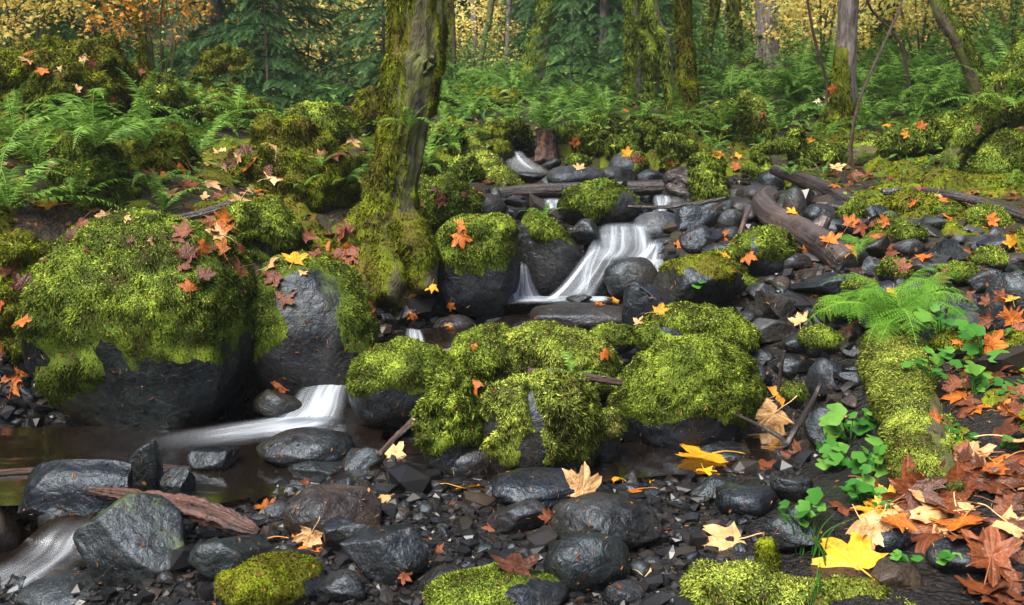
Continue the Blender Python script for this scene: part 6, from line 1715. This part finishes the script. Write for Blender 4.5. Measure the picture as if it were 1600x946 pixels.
rl = random.Random(9)
rg = np.random.default_rng(95)
for poly, n, s0, s1, cols, lab, grp, face in (
    ([(1400, 770), (1480, 740), (1600, 640), (1600, 840), (1560, 850), (1440, 850)], 34, 70, 120, ('rust', 'rust', 'rust', 'orange', 'brown', 'tan'), 'big rust coloured leaf in the thick leaf drift right of the mossy log', 'leaf drift right of the mossy log', .15),
    ([(1500, 890), (1600, 850), (1600, 946), (1540, 946)], 12, 70, 110, ('brown', 'rust', 'rust'), 'dark rust leaf in the lower right corner', 'leaves of the lower right corner', .15),
    ([(1290, 790), (1420, 790), (1460, 830), (1300, 815)], 9, 60, 100, ('orange', 'rust', 'yellow', 'tan'), 'orange leaf in the drift below the green plants', 'leaves below the green plants', .15),
    ([(1450, 520), (1600, 490), (1600, 640), (1500, 640)], 22, 34, 62, ('orange', 'rust', 'brown', 'rust'), 'orange or brown leaf beside the low mossy boulder at the right', 'leaves beside the right low boulder', .2),
    ([(1480, 600), (1600, 570), (1600, 690), (1500, 690)], 14, 45, 78, ('rust', 'brown', 'rust', 'orange'), 'dark leaf on the bare ground before the low mossy boulder', 'leaves before the low mossy boulder', .15),
    ([(1180, 320), (1600, 340), (1600, 480), (1300, 480), (1150, 420)], 26, 22, 46, ('orange', 'rust', 'orange', 'yellow', 'brown'), 'small autumn leaf lodged among the cobbles right of the falls', 'leaves among the right cobbles', .3),
    ([(1280, 255), (1600, 280), (1600, 330), (1330, 310)], 24, 20, 34, ('orange', 'rust', 'rust', 'tan'), 'fallen leaf on the ground below the mossy horizontal log', 'leaves below the horizontal log', .25),
    ([(250, 250), (420, 230), (540, 240), (420, 290), (380, 318), (240, 325), (215, 300)], 34, 28, 50, ('rust', 'rust', 'orange', 'brown', 'tan', 'brown'), 'fallen leaf in the reddish litter slope of the left bank', 'leaves of the left litter slope', .2),
    ([(255, 335), (350, 335), (380, 400), (340, 425), (290, 400)], 9, 36, 52, ('rust', 'rust', 'brown', 'orange'), 'rust leaf in the heap behind the two big left boulders', 'leaf heap behind the left boulders', .2),
    ([(470, 370), (550, 360), (560, 400), (480, 410)], 12, 32, 50, ('rust', 'orange', 'rust'), 'rust leaf heaped at the foot of the left bank hump', 'leaves under the bank hump', .2),
    ([(0, 210), (250, 240), (200, 330), (0, 400)], 10, 24, 40, ('rust', 'brown', 'tan'), 'dead leaf caught among the left bank ferns', 'leaves in the left ferns', .3),
    ([(0, 80), (230, 100), (180, 200), (0, 190)], 12, 22, 34, ('tan', 'rust', 'orange'), 'faded leaf lying on the upper left moss mound', 'leaves on the upper left mound', .4),
    ([(560, 470), (700, 460), (720, 520), (600, 520)], 14, 16, 28, ('yellow', 'orange', 'rust', 'tan'), 'small leaf on the stones below the leaning tree', 'leaves below the leaning tree', .3),
    ([(860, 170), (1100, 170), (1170, 260), (1010, 260), (860, 225)], 12, 15, 26, ('tan', 'orange', 'rust', 'yellow'), 'little leaf caught on the far mossy bank', 'leaves on the far bank', .4),
    ([(0, 400), (40, 420), (30, 640), (0, 660)], 9, 36, 56, ('rust', 'orange', 'brown'), 'rust leaf on the steep bank left of the huge boulder', 'leaves left of the huge boulder', .4),
    ([(1160, 140), (1600, 130), (1600, 230), (1200, 240)], 12, 17, 28, ('orange', 'yellow', 'rust'), 'stray orange leaf caught in the right slope ferns', 'leaves in the right slope ferns', .5),
    ([(560, 700), (900, 760), (1080, 840), (1000, 930), (640, 900)], 6, 16, 28, ('brown', 'rust', 'orange'), 'torn leaf scrap on the gravel bar', 'leaf scraps on the gravel bar', .3),
    ([(640, 290), (730, 285), (720, 320), (660, 320)], 5, 20, 30, ('rust', 'rust', 'brown'), 'brown leaf on the moss mound by the leaning maple', 'leaves on the moss mound', .2)):
    for (px, py) in poly_px(poly, n, rg):
        c_ = rl.choice(cols)
        o_ = fallen(px, py, rl.uniform(s0, s1), c_, lab, grp, face, rg=rl, tilt=.35)
        if o_ is not None:
            ALIKE.append((o_, ('small ' if s1 < 35 else 'large ' if s0 > 55 else '') + c_ + ' fallen leaf', px, py))

# fallen needles, straws and brown crumbs lying on stones and moss
rg = np.random.default_rng(97)
PN, DN, LN = [], [], []
for (px, py) in poly_px([(0, 330), (560, 330), (600, 470), (1000, 480), (1100, 340), (1600, 330), (1600, 946), (0, 946)], 1900, rg):
    h_ = hit(px, py)
    if h_ is None or (h_[0][2] < .02 and h_[1][2] > .99): continue
    PN.append(h_[0] + h_[1] * .004); DN.append(norm(np.cross(h_[1], rg.normal(size=3)) + rg.normal(size=3) * .12)); LN.append(pxm(rg.uniform(4, 13), h_[0]))
PN, DN, LN = np.array(PN), np.array(DN), np.array(LN)
thin = rg.random(len(PN)) < .6
T_ = np.array([(-.5, 0, 0), (0, -.06, .01), (.5, 0, .0), (0, .06, .02)])
V1, F1 = stamp(T_, KITE[1], PN[thin], frames(DN[thin]), LN[thin])
V2, F2 = stamp(OVAL[0] * np.array((1, 1.2, 1)), OVAL[1], PN[~thin], frames(DN[~thin], rg.normal(size=(~thin).sum()) * .5), LN[~thin] * .7)
VV, FF, RR = cat_np([(V1, F1, np.repeat(rg.random(thin.sum()) * .5 + .5, 4)), (V2, F2, np.repeat(rg.random((~thin).sum()) * .9, len(OVAL[0])))])
nl = link('needle_litter', mesh_np('needle_litter', VV, FF, [M['litter']], rnd=RR, smooth=False))
tag(nl, 'fallen needles, straws and leaf crumbs on stones and moss', 'needle litter', None, 'stuff')

# grass blades and loose straws near the camera
for px, py, n, hh, lab in ((1262, 868, 7, 70, 'tuft of upright grass blades above the bottom log'), (1290, 880, 4, 60, 'arching grass blade left of the yellow leaf'), (1270, 940, 4, 60, 'grass blades growing through the bottom log'), (1470, 560, 8, 50, 'fine grass tuft right of the lady fern')):
    p = on(px, py); e_rng = np.random.default_rng(int(px))
    parts = []
    for k in range(n):
        b = p + e_rng.normal(size=3) * np.array((.015, .015, 0)); h_ = pxm(hh, p) * e_rng.uniform(.6, 1.1); ln_ = e_rng.normal(size=2) * .35
        c = np.array([b - np.array((0, 0, .02)), b + np.array((ln_[0] * h_ * .3, ln_[1] * h_ * .3, h_ * .6)), b + np.array((ln_[0] * h_, ln_[1] * h_, h_))])
        parts.append(tube(c, [.0028, .0024, .0005], rings=9, seg=4, bumpy=0)[:2])
    V, F, r_ = cat_np(parts)
    o = link('grass_tuft', mesh_np('grass_tuft', V - p, F, [M['green_leaf']], rnd=r_), None, p)
    tag(o, lab, 'grass')

# thin misty air of the wood
bm = bmesh.new()
bmesh.ops.create_cube(bm, size=1.0)
me = bpy.data.meshes.new('haze')
bm.to_mesh(me); bm.free()
hz = link('haze', me)
hz.scale = (112, 100, 40); hz.location = (0, 34, 18.4)
hm = bpy.data.materials.new('haze'); hm.use_nodes = True
hm.node_tree.nodes.clear()
ho = hm.node_tree.nodes.new('ShaderNodeOutputMaterial'); hv = hm.node_tree.nodes.new('ShaderNodeVolumePrincipled')
hv.inputs['Color'].default_value = (0.86, 0.92, 0.95, 1); hv.inputs['Density'].default_value = 0.0010; hv.inputs['Anisotropy'].default_value = 0.2
hm.node_tree.links.new(hv.outputs[0], ho.inputs['Volume'])
me.materials.append(hm)
tag(hz, 'thin pale haze hanging in the wood', 'haze', None, 'stuff')

# labels of the repeats: what they lie beside
MARKS = [(213, 500, 'the huge mossy boulder'), (474, 500, 'the dark boulder with a grey crown'), (612, 300, 'the leaning maple'), (740, 400, 'the square mossy block'), (858, 400, 'the black boulder in the falls'), (940, 320, 'the rounded mossy boulder above the falls'), (900, 275, 'the smooth grey boulder'),
         (1029, 350, 'the grey slab'), (986, 430, 'the boulder in the falling water'), (1094, 440, 'the big grey boulder'), (1190, 395, 'the striped mossy boulder'), (1085, 530, 'the rear mossy boulder'), (1072, 620, 'the large rounded mossy boulder'), (840, 660, 'the central mossy cluster'), (627, 600, 'the low moss topped boulder'),
         (212, 845, 'the big foreground rock'), (118, 760, 'the long black block'), (358, 875, 'the pyramid rock'), (520, 810, 'the tan grey rock'), (600, 875, 'the slanting rock'), (850, 770, 'the broad flat stone'), (946, 820, 'the pitted rock'), (917, 880, 'the egg shaped rock'), (1250, 360, 'the peeled branch'), (1400, 620, 'the mossy log'), (1390, 460, 'the lady fern'),
         (1450, 335, 'the moss draped boulder'), (1546, 350, 'the moss capped stone'), (1218, 480, 'the flat grey stone'), (1244, 315, 'the upright stone'), (1065, 300, 'the black stump'), (1105, 285, 'the green stump'), (950, 296, 'the crossing log'), (853, 230, 'the red stump'), (1074, 120, 'the golden mossy trunk'), (1320, 150, 'the grey barked trunk'), (1200, 70, 'the furrowed fir trunk'),
         (1515, 100, 'the dark leaning right trunk'), (1560, 160, 'the bowed mossy trunk'), (1400, 235, 'the horizontal mossy log'), (1568, 255, 'the great mossy boulder'), (1545, 610, 'the low mossy boulder'), (1340, 885, 'the big yellow leaf'), (1384, 840, 'the pitted black rock'), (1514, 875, 'the blue grey rock'), (1330, 720, 'the green leafy plants'), (95, 130, 'the upper left moss mound'),
         (350, 130, 'the moss clad stump'), (238, 130, 'the slim mossy trunk'), (455, 280, 'the tall left bank hump'), (840, 110, 'the leaning trunk in mid distance'), (990, 110, 'the pale barked trunk'), (410, 370, 'the lumpy mossy stone'), (300, 335, 'the weathered stick'), (270, 795, 'the rotten wood'), (1250, 840, 'the dark mossy rock'), (714, 515, 'the ringed blue black rock'), (694, 320, 'the moss mound')]
ORD = ['nearest', 'second nearest', 'third nearest', 'fourth nearest', 'fifth nearest', 'sixth nearest', 'seventh nearest', 'eighth nearest', 'ninth nearest', 'tenth nearest']
keyed = {}
for o, base, px, py in ALIKE:
    d, mx, my, ph = min((math.hypot(px - a, (py - b) * 1.3), a, b, c) for a, b, c in MARKS)
    dx, dy = px - mx, (py - my) * 1.3
    rel = ('right of ' if dx > 0 else 'left of ') if abs(dx) > abs(dy) else ('below ' if dy > 0 else 'above ')
    keyed.setdefault((base, rel + ph), []).append((d, o.name, o))
for (base, where), ms in keyed.items():
    ms.sort(key=lambda q: q[0])
    for i, (d, nm, o) in enumerate(ms):
        o['label'] = f'{base} {where}' if len(ms) == 1 else f'{ORD[min(i, 9)]} {base} {where}'
print('MOSS BLADES', MOSS_COUNT[0], 'TRIS', sum(len(m.polygons) for m in bpy.data.meshes), 'OBJ', len(bpy.data.objects))
